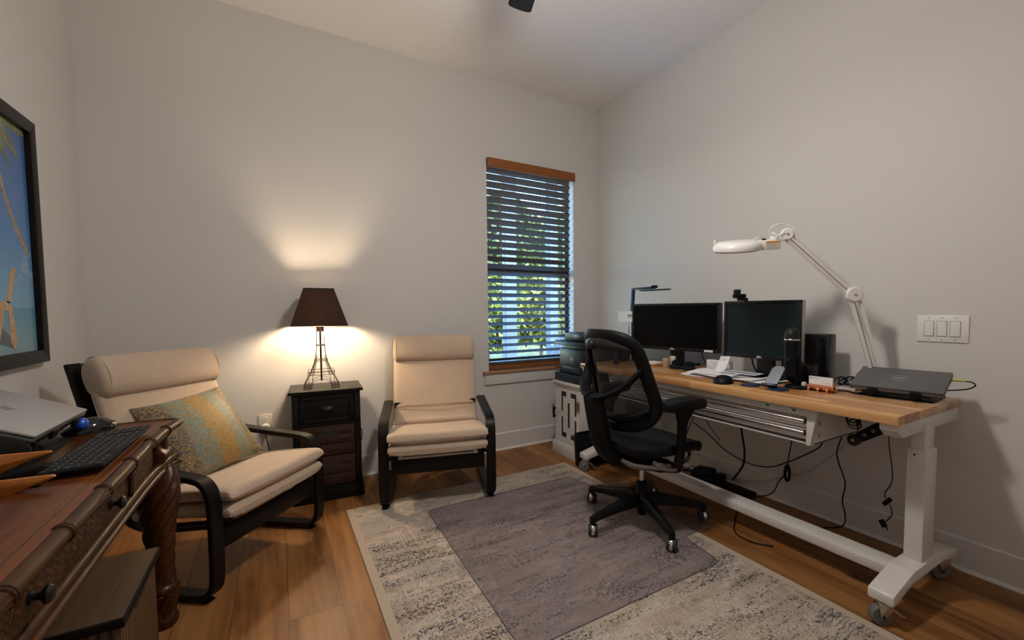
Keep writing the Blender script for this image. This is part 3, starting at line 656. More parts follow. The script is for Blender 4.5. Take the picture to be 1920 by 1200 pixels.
def build_outlet():
    x, y, z = -.086, YB, .452
    T = Th('electrical_outlet', 'ivory wall outlet between the armchair and nightstand', 'outlet', (x, y, z))
    T.p('cover_plate', MB().box(x-.037, x+.037, y-.007, y, z-.062, z+.062, .004), 'ivory')
    for dz in (.028, -.020):
        r = T.p('receptacle', MB().lathe([(.001, -.009), (.016, -.009), (.017, -.007)], (x, y, z+dz), 20, 'Y'), 'whitepl')
        T.p('slot', MB().box(x-.008, x-.006, y-.0095, y-.008, z+dz, z+dz+.009).box(x+.006, x+.008, y-.0095, y-.008, z+dz, z+dz+.008).cyl((x, y-.009, z+dz-.007), .003, .001, 'Y'), 'rubber', r)
    T = Th('plug_adapter', 'round white plug adapter with a brown plug in the wall outlet', 'plug', (x, y-.01, z-.026))
    T.p('adapter', MB().lathe([(.020, -.001), (.024, -.006), (.023, -.022), (.017, -.03), (.001, -.03)], (x, y-.008, z-.020), 24, 'Y'), 'whitepl')
    T.p('plug', MB().box(x-.012, x+.012, y-.062, y-.037, z-.030, z-.010, .005), 'iron')
    T.p('cord', MB().tube([(x, y-.05, z-.036), (x+.004, y-.052, z-.09), (x+.02, y-.04, z-.18), (x+.03, y-.02, .14), (x+.04, y-.04, .004)], .003, 6, sm=6), 'black')
build_outlet()

# ------------------------------------------------------------------ framed picture
def build_picture():
    y1, z0, z1 = 2.775, .962, 1.965; y0 = y1-1.40; x = XL
    T = Th('framed_picture', 'framed palm beach photograph in a wide black frame', 'picture', (x, (y0+y1)/2, z0)); w, d = .052, .032
    def rail(poly): return MB().prism(poly, 'X', x, x+d, .002)
    T.p('frame', MB().prism([(y0, z0), (y1, z0), (y1-w, z0+w), (y0+w, z0+w)], 'X', x, x+d, .002).prism([(y0, z1), (y0+w, z1-w), (y1-w, z1-w), (y1, z1)], 'X', x, x+d, .002)
        .prism([(y1, z0), (y1, z1), (y1-w, z1-w), (y1-w, z0+w)], 'X', x, x+d, .002).prism([(y0, z0), (y0+w, z0+w), (y0+w, z1-w), (y0, z1)], 'X', x, x+d, .002), 'blackwood')
    b = MB().box(x+.001, x+.012, y0+w-.004, y1-w+.004, z0+w-.004, z1-w+.004); T2 = T.p('print', b, 'print')
    # the print's own motifs lie flat on it
    X = x+.0122
    def flat(nm, polys, mat):
        b = MB()
        for k, p in enumerate(polys): b.prism(p, 'X', X, X+.0004+.0001*k)
        T.p(nm, b, mat, T2)
    flat('palm_trunk', [[(2.475, 1.79), (2.503, 1.738), (2.543, 1.628), (2.605, 1.525), (2.672, 1.455), (2.690, 1.44), (2.69, 1.40), (2.655, 1.43), (2.594, 1.495), (2.531, 1.60), (2.494, 1.69), (2.46, 1.77)]], 'palmtrunk')
    fr = []
    for a, L in ((200, .40), (228, .30), (255, .24), (282, .20), (308, .19), (335, .22), (10, .30), (180, .5)):
        ca, sa = math.cos(R(a)), math.sin(R(a)); c = (2.47, 1.90); p = []
        for s in (1, -1):
            for k in (range(7) if s == 1 else range(6, -1, -1)):
                f = k/6; hw = .022*math.sin(math.pi*min(1, f*.95+.05))
                yy = c[0]+ca*L*f-sa*hw*s; zz = c[1]+sa*L*f*.8-.05*f*f+ca*hw*s
                p.append((min(max(yy, y0+w), y1-w), min(zz, z1-w)))
        fr.append(p)
    flat('palm_frond', fr, 'frond')
    flat('beach_chair', [[(2.548, 1.344), (2.582, 1.342), (2.523, 1.205), (2.494, 1.21)], [(2.505, 1.205), (2.533, 1.20), (2.556, 1.068), (2.536, 1.018), (2.510, 1.06)], [(2.40, 1.192), (2.478, 1.215), (2.494, 1.19), (2.47, 1.178), (2.40, 1.155)], [(2.455, 1.18), (2.474, 1.175), (2.42, 1.045), (2.395, 1.05)], [(2.20, 1.13), (2.40, 1.192), (2.40, 1.155), (2.2, 1.09)]], 'printwood')
    flat('rope_lashing', [[(2.478, 1.222), (2.520, 1.212), (2.523, 1.178), (2.487, 1.182)]], 'printrope')
    flat('wet_shadow', [[(2.395, 1.135), (2.43, 1.13), (2.50, 1.085), (2.545, 1.03), (2.60, 1.018), (2.52, 1.035), (2.44, 1.055), (2.38, 1.05)]], 'printshade')
    T.p('glazing', MB().box(x+.016, x+.0175, y0+w-.004, y1-w+.004, z0+w-.004, z1-w+.004), 'glazing')
build_picture()

# ------------------------------------------------------------------ carved writing desk on the left wall
def build_desk():
    xb, xf, y0, y1, zt = -.865, -.355, .62, 2.205, .76
    T = Th('writing_desk', 'carved mahogany writing desk with woven drawer fronts and spiral legs', 'desk', (-.6, 1.4, 0))
    def edge(y):   # serpentine front
        return xf-.012+.032*max(0, (abs(y-(y0+y1)/2)/((y1-y0)/2)))**6
    ys = [y0+(y1-.03-y0)*i/30 for i in range(31)]
    poly = [(edge(y), y) for y in ys]+[(edge(y1)-.03, y1-.004), (edge(y1)-.09, y1), (xb, y1), (xb, y0)]
    T.p('top', MB().prism(poly, 'Z', zt-.030, zt, .004), 'mahog')
    T.p('top_inlay_line', MB().tube([(edge(y)-.030, y, zt-.0002) for y in ys], .0016, 4), 'darkiron')
    # half-bamboo moulding round the edge
    b = MB().tube([(edge(y)+.002, y, zt-.014) for y in ys[:-1]]+[(edge(y1)-.004, y1-.012, zt-.014), (edge(y1)-.03, y1+.006, zt-.014), (edge(y1)-.10, y1+.010, zt-.014), (-.6, y1+.010, zt-.014), (xb, y1+.010, zt-.014)], .0165, 14, sm=2)
    T.p('edge_moulding', b, 'bamboo'); nodes = [.72, .97, 1.20, 1.43, 1.66, 1.88, 2.06]
    for yy in nodes:
        b = MB()
        for q in (-.0045, .0045): b.tube([(edge(yy)+.002+.0175*math.cos(a*math.pi/9), yy+q, zt-.014+.0175*math.sin(a*math.pi/9)) for a in range(18)], .0032, 6, True)
        T.p('bamboo_node', b, 'mahogz')
    for i in range(len(nodes)-1):  # slender leaf sheaths
        if i % 2 == 0:
            b = MB(); ya, yb2 = nodes[i+1]-.012, nodes[i+1]-.12
            for q in (-.3, .2, .7): b.tube([(edge(ya)+.002+.017*math.cos(q), ya, zt-.014+.017*math.sin(q)), (edge(yb2)+.002+.016*math.cos(.3), yb2, zt-.014+.016*math.sin(.3))], [.0026, .0006], 5)
            T.p('sheath', b, 'mahogz')
    xa = -.392
    T.p('carcase', MB().box(xb, xa-.014, y0+.05, y1-.05, .612, zt-.03, .003), 'mahog')
    T.p('end_panel', MB().box(xb+.05, xa-.03, y1-.055, y1-.04, .62, .73, .002), 'rattan')
    # woven drawer front, gently bowed, and the woven end pieces beside it
    def weave(ya, yb2, bow):
        b = MB(); b.grid(lambda u, v: (xa+bow*math.sin(math.pi*u)**.7*math.sin(math.pi*v)**.6, ya+(yb2-ya)*u, .622+(.732-.622)*v), 24, 10); b.box(xa-.016, xa+.001, ya, yb2, .622, .732); return b
    dr = T.p('drawer', weave(.80, 1.745, .014), 'rattan')
    for yy in (1.105, 1.545):
        T.p('knob', MB().lathe([(.012, 0), (.012, .003), (.006, .006), (.0065, .012), (.010, .015), (.0155, .019), (.0165, .024), (.012, .0285), (.010, .028), (.007, .0295), (.001, .030)], (xa+.012, yy, .678), 22, 'X'), 'darkiron', dr)
    T.p('woven_panel', weave(1.765, 2.06, .012), 'rattan'); T.p('woven_panel', weave(.66, .78, .012), 'rattan')
    for yy in (1.755, .79): T.p('drawer_divider', MB().tube([(xa+.004, yy, .622), (xa+.010, yy-.010, .66), (xa+.010, yy+.004, .70), (xa+.004, yy+.014, .732)], .0065, 6, sm=4), 'mahogz')
    yl = [y0+.05+(y1-y0-.08)*i/24 for i in range(25)]
    def rail(dx, z, r, mat, nm): T.p(nm, MB().tube([(edge(y)-.028+dx, y, z) for y in yl]+[(edge(y1)-.02+dx, y1-.012, z), (edge(y1)-.05+dx, y1+.004+dx, z), (-.6, y1+.002+dx, z), (xb, y1+.002+dx, z)], r, 10, sm=1), mat)
    rail(.004, .615, .0125, 'bamboo', 'lower_moulding'); rail(.012, .594, .0095, 'bamboo', 'lower_moulding'); rail(-.006, .605, .016, 'mahogz', 'rail')
    for (x, y) in ((-.398, 2.128), (-.815, 2.128), (-.398, .70), (-.815, .70)):
        prof = [(.610, .044), (.59, .050), (.56, .057), (.53, .0605), (.50, .060), (.46, .055), (.40, .047), (.33, .041), (.25, .037), (.185, .037), (.165, .041), (.155, .049), (.145, .052), (.135, .049), (.12, .047), (.09, .041), (.06, .035), (.045, .037), (.03, .044), (.012, .043), (0, .036)]
        P = cr([(r, 0, z) for z, r in prof], 6); ringz = []; n = 96
        for p in P:
            z, r = p.z, p.x; am = .27 if (z > .17 or .045 < z < .13) else .01
            ringz.append([(x+r*(1+am*abs(math.cos(3.5*(a2-z*15)))-am*.5)*math.cos(a2), y+r*(1+am*abs(math.cos(3.5*(a2-z*15)))-am*.5)*math.sin(a2), z) for a2 in (2*math.pi*j/n for j in range(n))])
        lg = T.p('leg', MB().rings(ringz), 'mahogz')
        sx = 1 if x > -.6 else -1; sy = 1 if y > 1 else -1
        pts = [(0, .735), (.040, .735), (.050, .722), (.040, .705), (.028, .69), (.034, .672), (.050, .655), (.052, .638), (.040, .622), (.030, .612), (0, .612)]
        T.p('corner_block', MB().prism([(x-.012+sx*p*1.05, z) for p, z in pts], 'Y', y-.052, y+.055, .006).prism([(y-.005+sy*p*1.45, z) for p, z in pts], 'X', x-.045, x+.034, .006), 'mahogz', lg)
build_desk()
def build_box():
    x0, x1, y0, y1, zt = -.70, -.345, 1.452, 1.845, .420
    T = Th('storage_box', 'black rimmed bamboo lidded storage box under the carved desk', 'storage box', (-.52, 1.65, 0))
    T.p('body', MB().box(x0+.012, x1-.012, y0+.012, y1-.012, 0, zt-.02, .004), 'boxside')
    l = T.p('lid', MB().box(x0, x1, y0, y1, zt-.026, zt-.002, .003), 'black'); T.p('lid_panel', MB().box(x0+.004, x1-.004, y0+.004, y1-.004, zt-.003, zt, .001), 'lid', l)
    T.p('hand_slot', MB().box(x1-.014, x1-.0105, 1.60, 1.70, zt-.062, zt-.034, .006), 'rubber')
build_box()
def build_left_laptop():
    w, d = .385, .26; M0 = basis((0, 1, 0), (-math.cos(R(24)), 0, math.sin(R(24))), (math.sin(R(24)), 0, math.cos(R(24))), (-.562, 1.925, .842))
    st = thing('laptop_stand', 'black laptop riser holding the silver laptop on the carved desk', 'laptop stand', (-.67, 1.925, .76)); F = FR(st)
    def P(n, mb): return obj(n, mb, 'black', st, F)
    P('base', MB().box(-.80, -.60, 1.80, 2.05, .76, .766, .002)); P('riser', MB().prism([(-.79, .766), (-.77, .766), (-.70, .872), (-.73, .886)], 'Y', 1.83, 2.02, .003))
    P('cradle', MB().box(-.14, .14, .0, .24, -.034, -.029, .002).box(-.10, -.06, -.012, -.004, -.034, -.009, .002).box(.06, .10, -.012, -.004, -.034, -.009, .002).xf(M0)); P('strut', MB().tube([(-.66, 1.86, .766), (-.60, 1.86, .816)], .008, 6).tube([(-.66, 1.99, .766), (-.60, 1.99, .816)], .008, 6))
    lp = thing('laptop', 'closed silver laptop tilted on a riser on the carved desk', 'laptop', (-.67, 1.925, .85)); F = FR(lp)
    obj('base', MB().box(-w/2, w/2, 0, d, -.0265, -.0125, .004).xf(M0), 'darkalu', lp, F)
    ld = obj('lid', MB().box(-w/2, w/2, 0, d, -.0115, -.002, .004).xf(M0), 'alu', lp, F)
    obj('hinge', MB().box(-w*.4, w*.4, d-.012, d+.004, -.022, -.006, .004).xf(M0), 'darkalu', lp, F)
    for x in (-.12, .10): obj('vent', MB().box(x-.05, x+.05, -.0008, .002, -.0215, -.0165, .0005).xf(M0), 'rubber', lp, F)
    # the slanted four-bar emblem
    b = MB(); s = .014
    for k, (h0, h1) in enumerate(((-.9, 1.6), (-.9, .9), (-.9, .9), (-1.6, .9))):
        xx = (k-1.5)*s*.62; b.prism([(xx+h0*s*.33, h0*s), (xx+h0*s*.33+.0026, h0*s), (xx+h1*s*.33+.0026, h1*s), (xx+h1*s*.33, h1*s)], 'Z', -.0021, -.0016)
    b.prism([(-1.5*s*.62+.3*s, .9*s), (-.5*s*.62+.3*s, .9*s), (-.5*s*.62+.26*s, .72*s), (-1.5*s*.62+.26*s, .72*s)], 'Z', -.0021, -.0016); b.prism([(.5*s*.62-.3*s, -.9*s), (1.5*s*.62-.3*s, -.9*s), (1.5*s*.62-.24*s, -.72*s), (.5*s*.62-.24*s, -.72*s)], 'Z', -.0021, -.0016)
    b.xf(M0 @ RT((0, d*.5, 0), 0, 0, 180)); obj('emblem', b, 'darkalu', ld, F)
build_left_laptop()
def build_left_small():
    M = RT((-.447, 1.775, .780), 0, -3, -1.0) @ RT(rz=90)    # keyboard: x along the desk, y towards the wall
    t = thing('keyboard', 'black slim keyboard lying along the front of the carved desk', 'keyboard', (-.445, 1.775, .76)); F = FR(t)
    w, d = .465, .128
    obj('case', MB().box(-w/2, w/2, -d/2, d/2, -.006, .002, .003).xf(M), 'black', t, F); obj('feet', MB().box(-w*.42, -w*.35, d*.28, d*.40, -.018, -.005, .002).box(w*.35, w*.42, d*.28, d*.40, -.018, -.005, .002).box(-w*.42, w*.42, -d*.45, -d*.38, -.012, -.005, .002).xf(M), 'rubber', t, F)
    rows = [[1]*14+['g']+[1]*3, [1]*13+[2, 'g']+[1]*3, [1.5]+[1]*12+[1.5, 'g']+[1]*3, [1.8]+[1]*11+[2.2, 'g']+[1]*3, [2.3]+[1]*10+[2.7, 'g', 1, 1, 1], [1.3, 1.2, 1.2, 6.2, 1.2, 1.2, 1.2, 1.5, 'g', 1, 1, 1]]
    pitch = (w-.012)/18.4; ph = (d-.010)/6; cache = {}
    for r, row in enumerate(rows):
        x = -w/2+.006; y = d/2-.005-ph*(r+.5)
        k = 0
        for q in row:
            if q == 'g': x += pitch*.4; continue
            wd = q*pitch
            me = cache.get(q)
            if me is None:
                o = obj('key', MB().box(-wd/2+.0009, wd/2-.0009, -ph/2+.0009, ph/2-.0009, .0015, .0042, .0009), 'key', t); cache[q] = o.data
                lg = obj('key_legend', MB().box(-.0018, .0018, -.0012, .0022, .0042, .00432), 'keyprint', o); lgm = lg.data
            else:
                o = bpy.data.objects.new('key', me); COL.objects.link(o); o.parent = t
                lg = bpy.data.objects.new('key_legend', lgm); COL.objects.link(lg); lg.parent = o
            o.matrix_basis = F.inverted() @ M @ Matrix.Translation((x+wd/2, y, 0)); x += wd; k += 1
    one('mouse_pad', MB().box(-.80, -.575, 1.66, 2.03, .7602, .7625, .001), 'black', 'thin black mouse pad partly under the silver laptop', 'mouse pad', (-.67, 1.85, .76))
    # trackball mouse
    T = Th('trackball_mouse', 'black trackball mouse with a shiny blue ball on the carved desk', 'trackball', (-.565, 2.15, .76))
    M2 = RT((-.565, 2.125, .7605), 0, 0, 40); b = MB(); rg = []
    for i in range(13):
        f = i/12; x = .068-.136*f; hw = .046*math.sin(math.pi*min(max(f*.93+.05, 0), 1))**.45; h = .012+.036*math.sin(math.pi*(f*.85+.12))**1.3
        rg.append([(x, hw*math.copysign(abs(math.cos(a))**.8, math.cos(a)), max(0, h*math.sin(a))*1.0+.001) for a in (math.pi*j/16 for j in range(17))])
    b.rings(rg); b.xf(M2); T.p('shell', b, 'gloss'); 
    T.p('base_ring', MB().lathe([(.001, 0), (.05, 0), (.052, .004), (.001, .005)], n=28).xf(M2 @ Matrix.Diagonal((1.32, .92, 1, 1))), 'rubber')
    T.p('ball', MB().ball((-.574, 2.085, .797), .021), 'blueball')
    # mesh letter organiser with orange wooden sides
    T = Th('desk_organizer', 'black mesh desk organiser with tapered orange wooden sides', 'desk organiser', (-.62, 1.58, .76))
    def side(y, zt, x1, nm='side'):
        poly = [(-.86, .7605), (-.72, .7605), (x1-.13, .763), (x1-.09, zt-.045), (x1-.045, zt-.022), (x1-.012, zt-.012), (x1, zt-.006), (x1-.002, zt-.001), (x1-.014, zt), (-.62, zt+.004), (-.86, zt+.006)]
        return T.p(nm, MB().prism(poly, 'Y', y-.007, y+.007, .004), 'orange')
    side(1.645, .815, -.508); side(1.485, .792, -.455)
    b = MB().prism([(-.86, .766), (-.50, .766), (-.470, .772), (-.515, .790), (-.60, .772), (-.86, .768)], 'Y', 1.598, 1.602, .001).prism([(-.86, .766), (-.60, .766), (-.565, .79), (-.57, .822), (-.60, .845), (-.86, .852)], 'Y', 1.712, 1.716, .001).box(-.86, -.49, 1.51, 1.72, .763, .766)
    b.prism([(-.86, .766), (-.60, .766), (-.572, .786), (-.575, .826), (-.605, .855), (-.86, .862)], 'Y', 1.762, 1.766, .001).box(-.86, -.585, 1.716, 1.764, .763, .766); T.p('mesh_tray', b, 'meshblack')
    cols = ('redcable', 'paper', 'redcable')
    labs = ('red leaflet edge between the orange wooden organiser sides', 'white leaflet between the orange wooden organiser sides', 'red leaflet nearest the front orange organiser side')
    for k, (cm2, lb) in enumerate(zip(cols, labs)):
        one('leaflet', MB().box(-.85, -.56-.012*k, 1.522+.022*k, 1.526+.022*k, .767, .792-.001*k), 'paper' if cm2 == 'paper' else 'leaflet_red' if 'leaflet_red' in MAT else cm2, lb, 'leaflet', (-.7, 1.524+.022*k, .767), 'leaflets in the organiser')
build_left_small()

# ------------------------------------------------------------------ window blind
def build_blind():
    T = Th('window_blind', 'dark slatted window blind with a brown wooden valance', 'window blind', ((WX0+WX1)/2, YB+.02, WZ0))
    T.p('valance', MB().box(WX0+.002, WX1+.001, YB-.026, YB-.012, 2.320, 2.396, .002).box(WX0+.002, WX1+.001, YB-.028, YB-.025, 2.33, 2.386, .001), 'orangewood')
    T.p('headrail', MB().box(WX0+.004, WX1-.012, YB-.010, YB+.045, 2.345, 2.392, .002), 'bronze')
    n, z0, z1, yc = 27, .757, 2.318, YB+.036; b = MB(); hw = .0315
    for k in range(n):
        z = z1-(z1-z0)*k/(n-1); th = R(26+16*min(1, max(0, (z-1.2)/1.1))); M = Matrix.Translation((0, yc, z)) @ Matrix.Rotation(-th, 4, 'X')
        b.box(WX0+.006, WX1-.028, -hw, hw, -.0016, .0016, .0008, 1, M)
    for k in range(4): b.box(WX0+.006, WX1-.028, yc-hw, yc+hw, .716+k*.006, .719+k*.006, .0005, 1)
    T.p('slats', b, 'slat')
    T.p('bottom_rail', MB().box(WX0+.006, WX1-.028, yc-.026, yc+.026, .680, .714, .003), 'orangewood')
    for x in (WX0+.16, (WX0+WX1)/2-.01, WX1-.17):
        b = MB()
        for y in (yc-.027, yc+.027): b.tube([(x, y, 2.34), (x, y, .69)], .0009, 4)
        T.p('ladder_cord', b, 'cordtan')
    T.p('tilt_wand', MB().tube([(WX0+.115, yc-.045, 2.33), (WX0+.118, yc-.046, 2.0), (WX0+.121, yc-.046, 1.70)], .004, 6).lathe([(.004, 0), (.006, .02), (.005, .05), (.004, .06)], (WX0+.121, yc-.046, 1.66), 8), 'orangewood')
build_blind()

# ------------------------------------------------------------------ fretwork cabinet, printer, bin
def build_cabinet():
    x0, x1, y0, y1 = 1.925, 2.42, 2.738, 3.085
    T = Th('cabinet', 'small white cabinet with a fretwork door under the printer', 'cabinet', (2.17, 2.91, 0))
    T.p('body', MB().box(x0+.018, x1, y0, y1, .05, .575, .003), 'white')
    T.p('top', MB().box(x0-.012, x1+.005, y0-.014, y1+.014, .578, .600, .004).box(x0-.004, x1+.002, y0-.007, y1+.007, .564, .579, .003), 'white')
    T.p('plinth', MB().box(x0-.010, x1+.004, y0-.012, y1+.012, 0, .092, .003).box(x0-.004, x1+.002, y0-.006, y1+.006, .092, .102, .003), 'white')
    ya = [2.742, 2.778, 2.808, 2.832, 2.862, 2.868, 2.904, 2.922, 2.964, 2.994, 3.07]; 
    ys = sorted(set([2.742, 2.778, 2.808, 2.862, 2.870, 2.904, 2.918, 2.966, 2.996, 3.081])); zs = sorted(set([.106, .148, .190, .236, .312, .345, .358, .436, .480, .520, .560]))
    holes = [(2.966, 2.996, .358, .520), (2.918, 2.996, .480, .520), (2.778, 2.808, .345, .520), (2.778, 2.862, .480, .520), (2.870, 2.904, .236, .436), (2.966, 2.996, .148, .312), (2.918, 2.996, .148, .190), (2.778, 2.808, .148, .312), (2.778, 2.862, .148, .190)]
    b = MB()
    for i in range(len(ys)-1):
        for j in range(len(zs)-1):
            cy, cz = (ys[i]+ys[i+1])/2, (zs[j]+zs[j+1])/2
            if not any(a < cy < c and e < cz < f for a, c, e, f in holes): b.box(x0+.011, x0+.016, ys[i], ys[i+1], zs[j], zs[j+1])
    bmesh.ops.remove_doubles(b.bm, verts=b.bm.verts, dist=.0003)
    d = T.p('door', b, 'white', ang=.3); T.p('door_glass', MB().box(x0+.0165, x0+.0178, 2.75, 3.07, .12, .55), 'rubber', d)
    T.p('door_handle', MB().box(x0-.028, x0-.012, 3.048, 3.066, .292, .382, .006).box(x0-.014, x0, 3.052, 3.062, .30, .31).box(x0-.014, x0, 3.052, 3.062, .364, .374), 'black', d)
build_cabinet()
def build_printer():
    x0, y0, y1, z0 = 1.955, 2.705, 3.045, .600
    T = Th('printer', 'dark multifunction laser printer standing on the white cabinet', 'printer', (2.17, 2.88, z0))
    T.p('paper_tray', MB().box(x0-.028, x0+.40, y0-.003, y1+.030, z0+.004, z0+.066, .006).box(x0-.032, x0-.026, 2.85, 2.935, z0+.022, z0+.048, .003), 'printer')
    T.p('body', MB().box(x0, x0+.38, y0, y1, z0+.066, z0+.262, .010), 'printer'); T.p('front_door', MB().box(x0-.004, x0+.006, y0+.012, y1-.012, z0+.072, z0+.250, .004), 'printer')
    T.p('manual_feed', MB().box(x0-.006, x0, y0+.03, y1-.05, z0+.076, z0+.122, .002), 'printer'); T.p('output_slot', MB().box(x0+.03, x0+.36, y0+.02, y1-.04, z0+.255, z0+.300, .004), 'printerdark')
    T.p('side_column', MB().box(x0+.06, x0+.37, y1-.045, y1, z0+.255, z0+.30, .004), 'printer')
    T.p('scanner', MB().prism([(x0-.028, z0+.292), (x0+.37, z0+.292), (x0+.37, z0+.330), (x0-.022, z0+.322)], 'Y', y0-.015, y1+.040, .005), 'printer')
    f = T.p('document_feeder', MB().box(x0+.02, x0+.34, y0+.0, y1-.045, z0+.330, z0+.390, .008), 'printer'); T.p('feeder_slot', MB().box(x0+.016, x0+.021, y0+.02, 2.87, z0+.343, z0+.378, .002), 'printerdark', f)
    M = basis((0, -1, 0), (0, 0, 1), (-1, 0, 0), (x0-.0045, 2.862, z0+.182))
    e = MB().tube([(.019*math.cos(a*math.pi/16), .024*math.sin(a*math.pi/16), 0) for a in range(32)], .0012, 5, True).xf(M); em = T.p('emblem', e, 'printwhite')
    T.p('lettering', text_mb('DELL', .0155, M, .0003, .0006), 'printwhite', em)
build_printer()
def build_bin():
    T = Th('waste_bin', 'slim black waste bin between the workbench foot and white cabinet', 'waste bin', (2.03, 2.682, 0))
    rr = []
    for z, k in ((0, .90), (.02, .93), (.23, 1.0), (.245, 1.0), (.245, .93), (.03, .86)):
        rr.append([(2.035+.175*k*math.copysign(abs(math.cos(a))**.45, math.cos(a)), 2.681+.046*k*math.copysign(abs(math.sin(a))**.45, math.sin(a)), z) for a in (2*math.pi*j/40 for j in range(40))])
    T.p('shell', MB().rings(rr), 'black')
build_bin()

# ------------------------------------------------------------------ workbench
BX0, BX1, BY0, BY1, BZ = 1.89, 2.50, .690, 2.662, .78
def caster(T, x, y, ang, r=.038):
    F2 = RT((x, y, 0), 0, 0, ang)     # local x = rolling direction
    c = T.p('caster', MB().prism([(-.028, .086), (.024, .086), (.020, .060), (-.008, .030), (-.020, .030), (-.024, .055)], 'Y', -.022, -.0195, .001).prism([(-.028, .086), (.024, .086), (.020, .060), (-.008, .030), (-.020, .030), (-.024, .055)], 'Y', .0195, .022, .001).box(-.028, .026, -.024, .024, .082, .088, .001).cyl((0, 0, .092), .018, .010).xf(F2), 'steel')
    T.p('wheel', MB().lathe([(r-.010, -.016), (r-.003, -.016), (r, -.010), (r, .010), (r-.003, .016), (r-.010, .016)], (-.012, 0, r), 28, 'Y').xf(F2), 'greyrub', c)
    T.p('hub', MB().cyl((-.012, 0, r), r-.010, .030, 'Y', 24, .003).cyl((-.012, 0, r), .006, .050, 'Y', 10).xf(F2), 'rubber', c)
    T.p('brake_lever', MB().prism([(.018, .062), (.026, .066), (.060, .040), (.074, .034), (.074, .030), (.056, .034)], 'Y', -.011, .011, .001).xf(F2), 'steel', c)
def build_bench():
    T = Th('workbench', 'long white adjustable workbench with a butcher block top on casters', 'workbench', (2.2, 1.68, 0))
    tp = T.p('tabletop', MB().box(BX0, BX1, BY0, BY1, BZ-.036, BZ, .004), 'butcher')
    Ml = basis((0, -1, 0), (0, 0, 1), (-1, 0, 0), (BX0-.0004, 2.600, BZ-.018))
    T.p('lettering', text_mb('HUSKY', .0185, Ml, .0004, .0008), 'printblack', tp)
    T.p('badge', MB().prism([(-.049, -.006), (-.040, .008), (-.034, .002), (-.038, -.007)], 'Z', 0, .0005).xf(Ml), 'printblack', tp)
    zf = BZ-.036
    for side, (ya, yb2) in (('r', (.672, .757)), ('l', (2.540, 2.625))):
        yc = (ya+yb2)/2; cy0, cy1 = yc-.031, yc+.031
        T.p('foot', MB().prism([(1.856, .090), (1.905, .096), (2.03, .122), (2.33, .122), (2.40, .104), (2.472, .094), (2.472, .132), (2.40, .152), (2.32, .168), (2.03, .168), (1.905, .140), (1.862, .130), (1.856, .122)], 'Y', ya, yb2, .005), 'white')
        lg = T.p('leg', MB().box(2.128, 2.238, cy0, cy1, .160, .612, .003), 'white'); T.p('inner_column', MB().box(2.139, 2.228, cy0+.008, cy1-.008, .60, zf-.03, .002), 'white', lg); T.p('bolt', MB().cyl((2.1275, yc+.006, .592), .004, .002, 'X', 10), 'rubber', lg)
        ba, bb = (BY0+.006, BY0+.066) if side == 'r' else (BY1-.066, BY1-.006)
        T.p('top_bracket', MB().prism([(1.905, zf), (1.905, zf-.022), (1.945, zf-.054), (2.490, zf-.054), (2.490, zf)], 'Y', ba, bb, .003), 'white')
        caster(T, 1.880, yc-.004, -38); caster(T, 2.425, yc-.004, -30)
    T.p('stretcher', MB().box(2.055, 2.160, .75, 2.545, .094, .136, .004), 'white')
    b = MB()
    for y in (.80, 2.5): b.cyl((2.0545, y, .118), .004, .002, 'X', 10)
    # drawer case
    d0, d1, xf = 1.012, 2.36, 1.928
    T.p('drawer_case', MB().box(xf+.02, 2.335, d0, d0+.014, .583, zf, .002).box(xf+.02, 2.335, d1-.014, d1, .583, zf, .002).box(2.325, 2.335, d0, d1, .583, zf).box(xf+.012, 2.33, d0, d1, .583, .590)
        .prism([(d0-.022, zf), (d0+.024, zf), (d0+.024, .581), (d0+.006, .581)], 'X', xf, xf+.02, .001).prism([(d1+.022, zf), (d1-.024, zf), (d1-.024, .581), (d1-.006, .581)], 'X', xf, xf+.02, .001).box(xf+.002, xf+.02, d0+.02, d1-.02, .704, zf, .001), 'white')
    for z in (.7005, .650):
        dw = T.p('drawer', MB().box(xf+.006, xf+.03, d0+.026, d1-.026, z-.046, z-.001, .001).box(xf+.03, 2.30, d0+.03, d1-.03, z-.046, z-.042), 'white')
        T.p('pull', MB().prism([(xf+.008, z-.003), (xf-.004, z-.004), (xf-.013, z-.010), (xf-.014, z-.017), (xf-.008, z-.0235), (xf+.008, z-.025)], 'Y', d0+.028, d1-.028, .0015), 'steel', dw)
        T.p('end_cap', MB().box(xf-.012, xf+.010, d0+.0255, d0+.030, z-.026, z-.002, .001), 'rubber', dw)
    for y in (1.215, 1.092):
        s = T.p('lock_sticker', MB().box(xf-.0005, xf+.003, y-.024, y+.024, .716, .732, .0005), 'whitepl'); T.p('green_mark', MB().prism([(y-.014, .719), (y+.006, .719), (y+.012, .729), (y-.006, .729)], 'X', xf-.0009, xf, 0), 'green', s)
    for x in (1.985, 2.22):
        for z in (.62, .672): T.p('case_clip', MB().box(x-.006, x+.006, d0-.003, d0+.002, z-.009, z+.009, .001), 'steel')
build_bench()

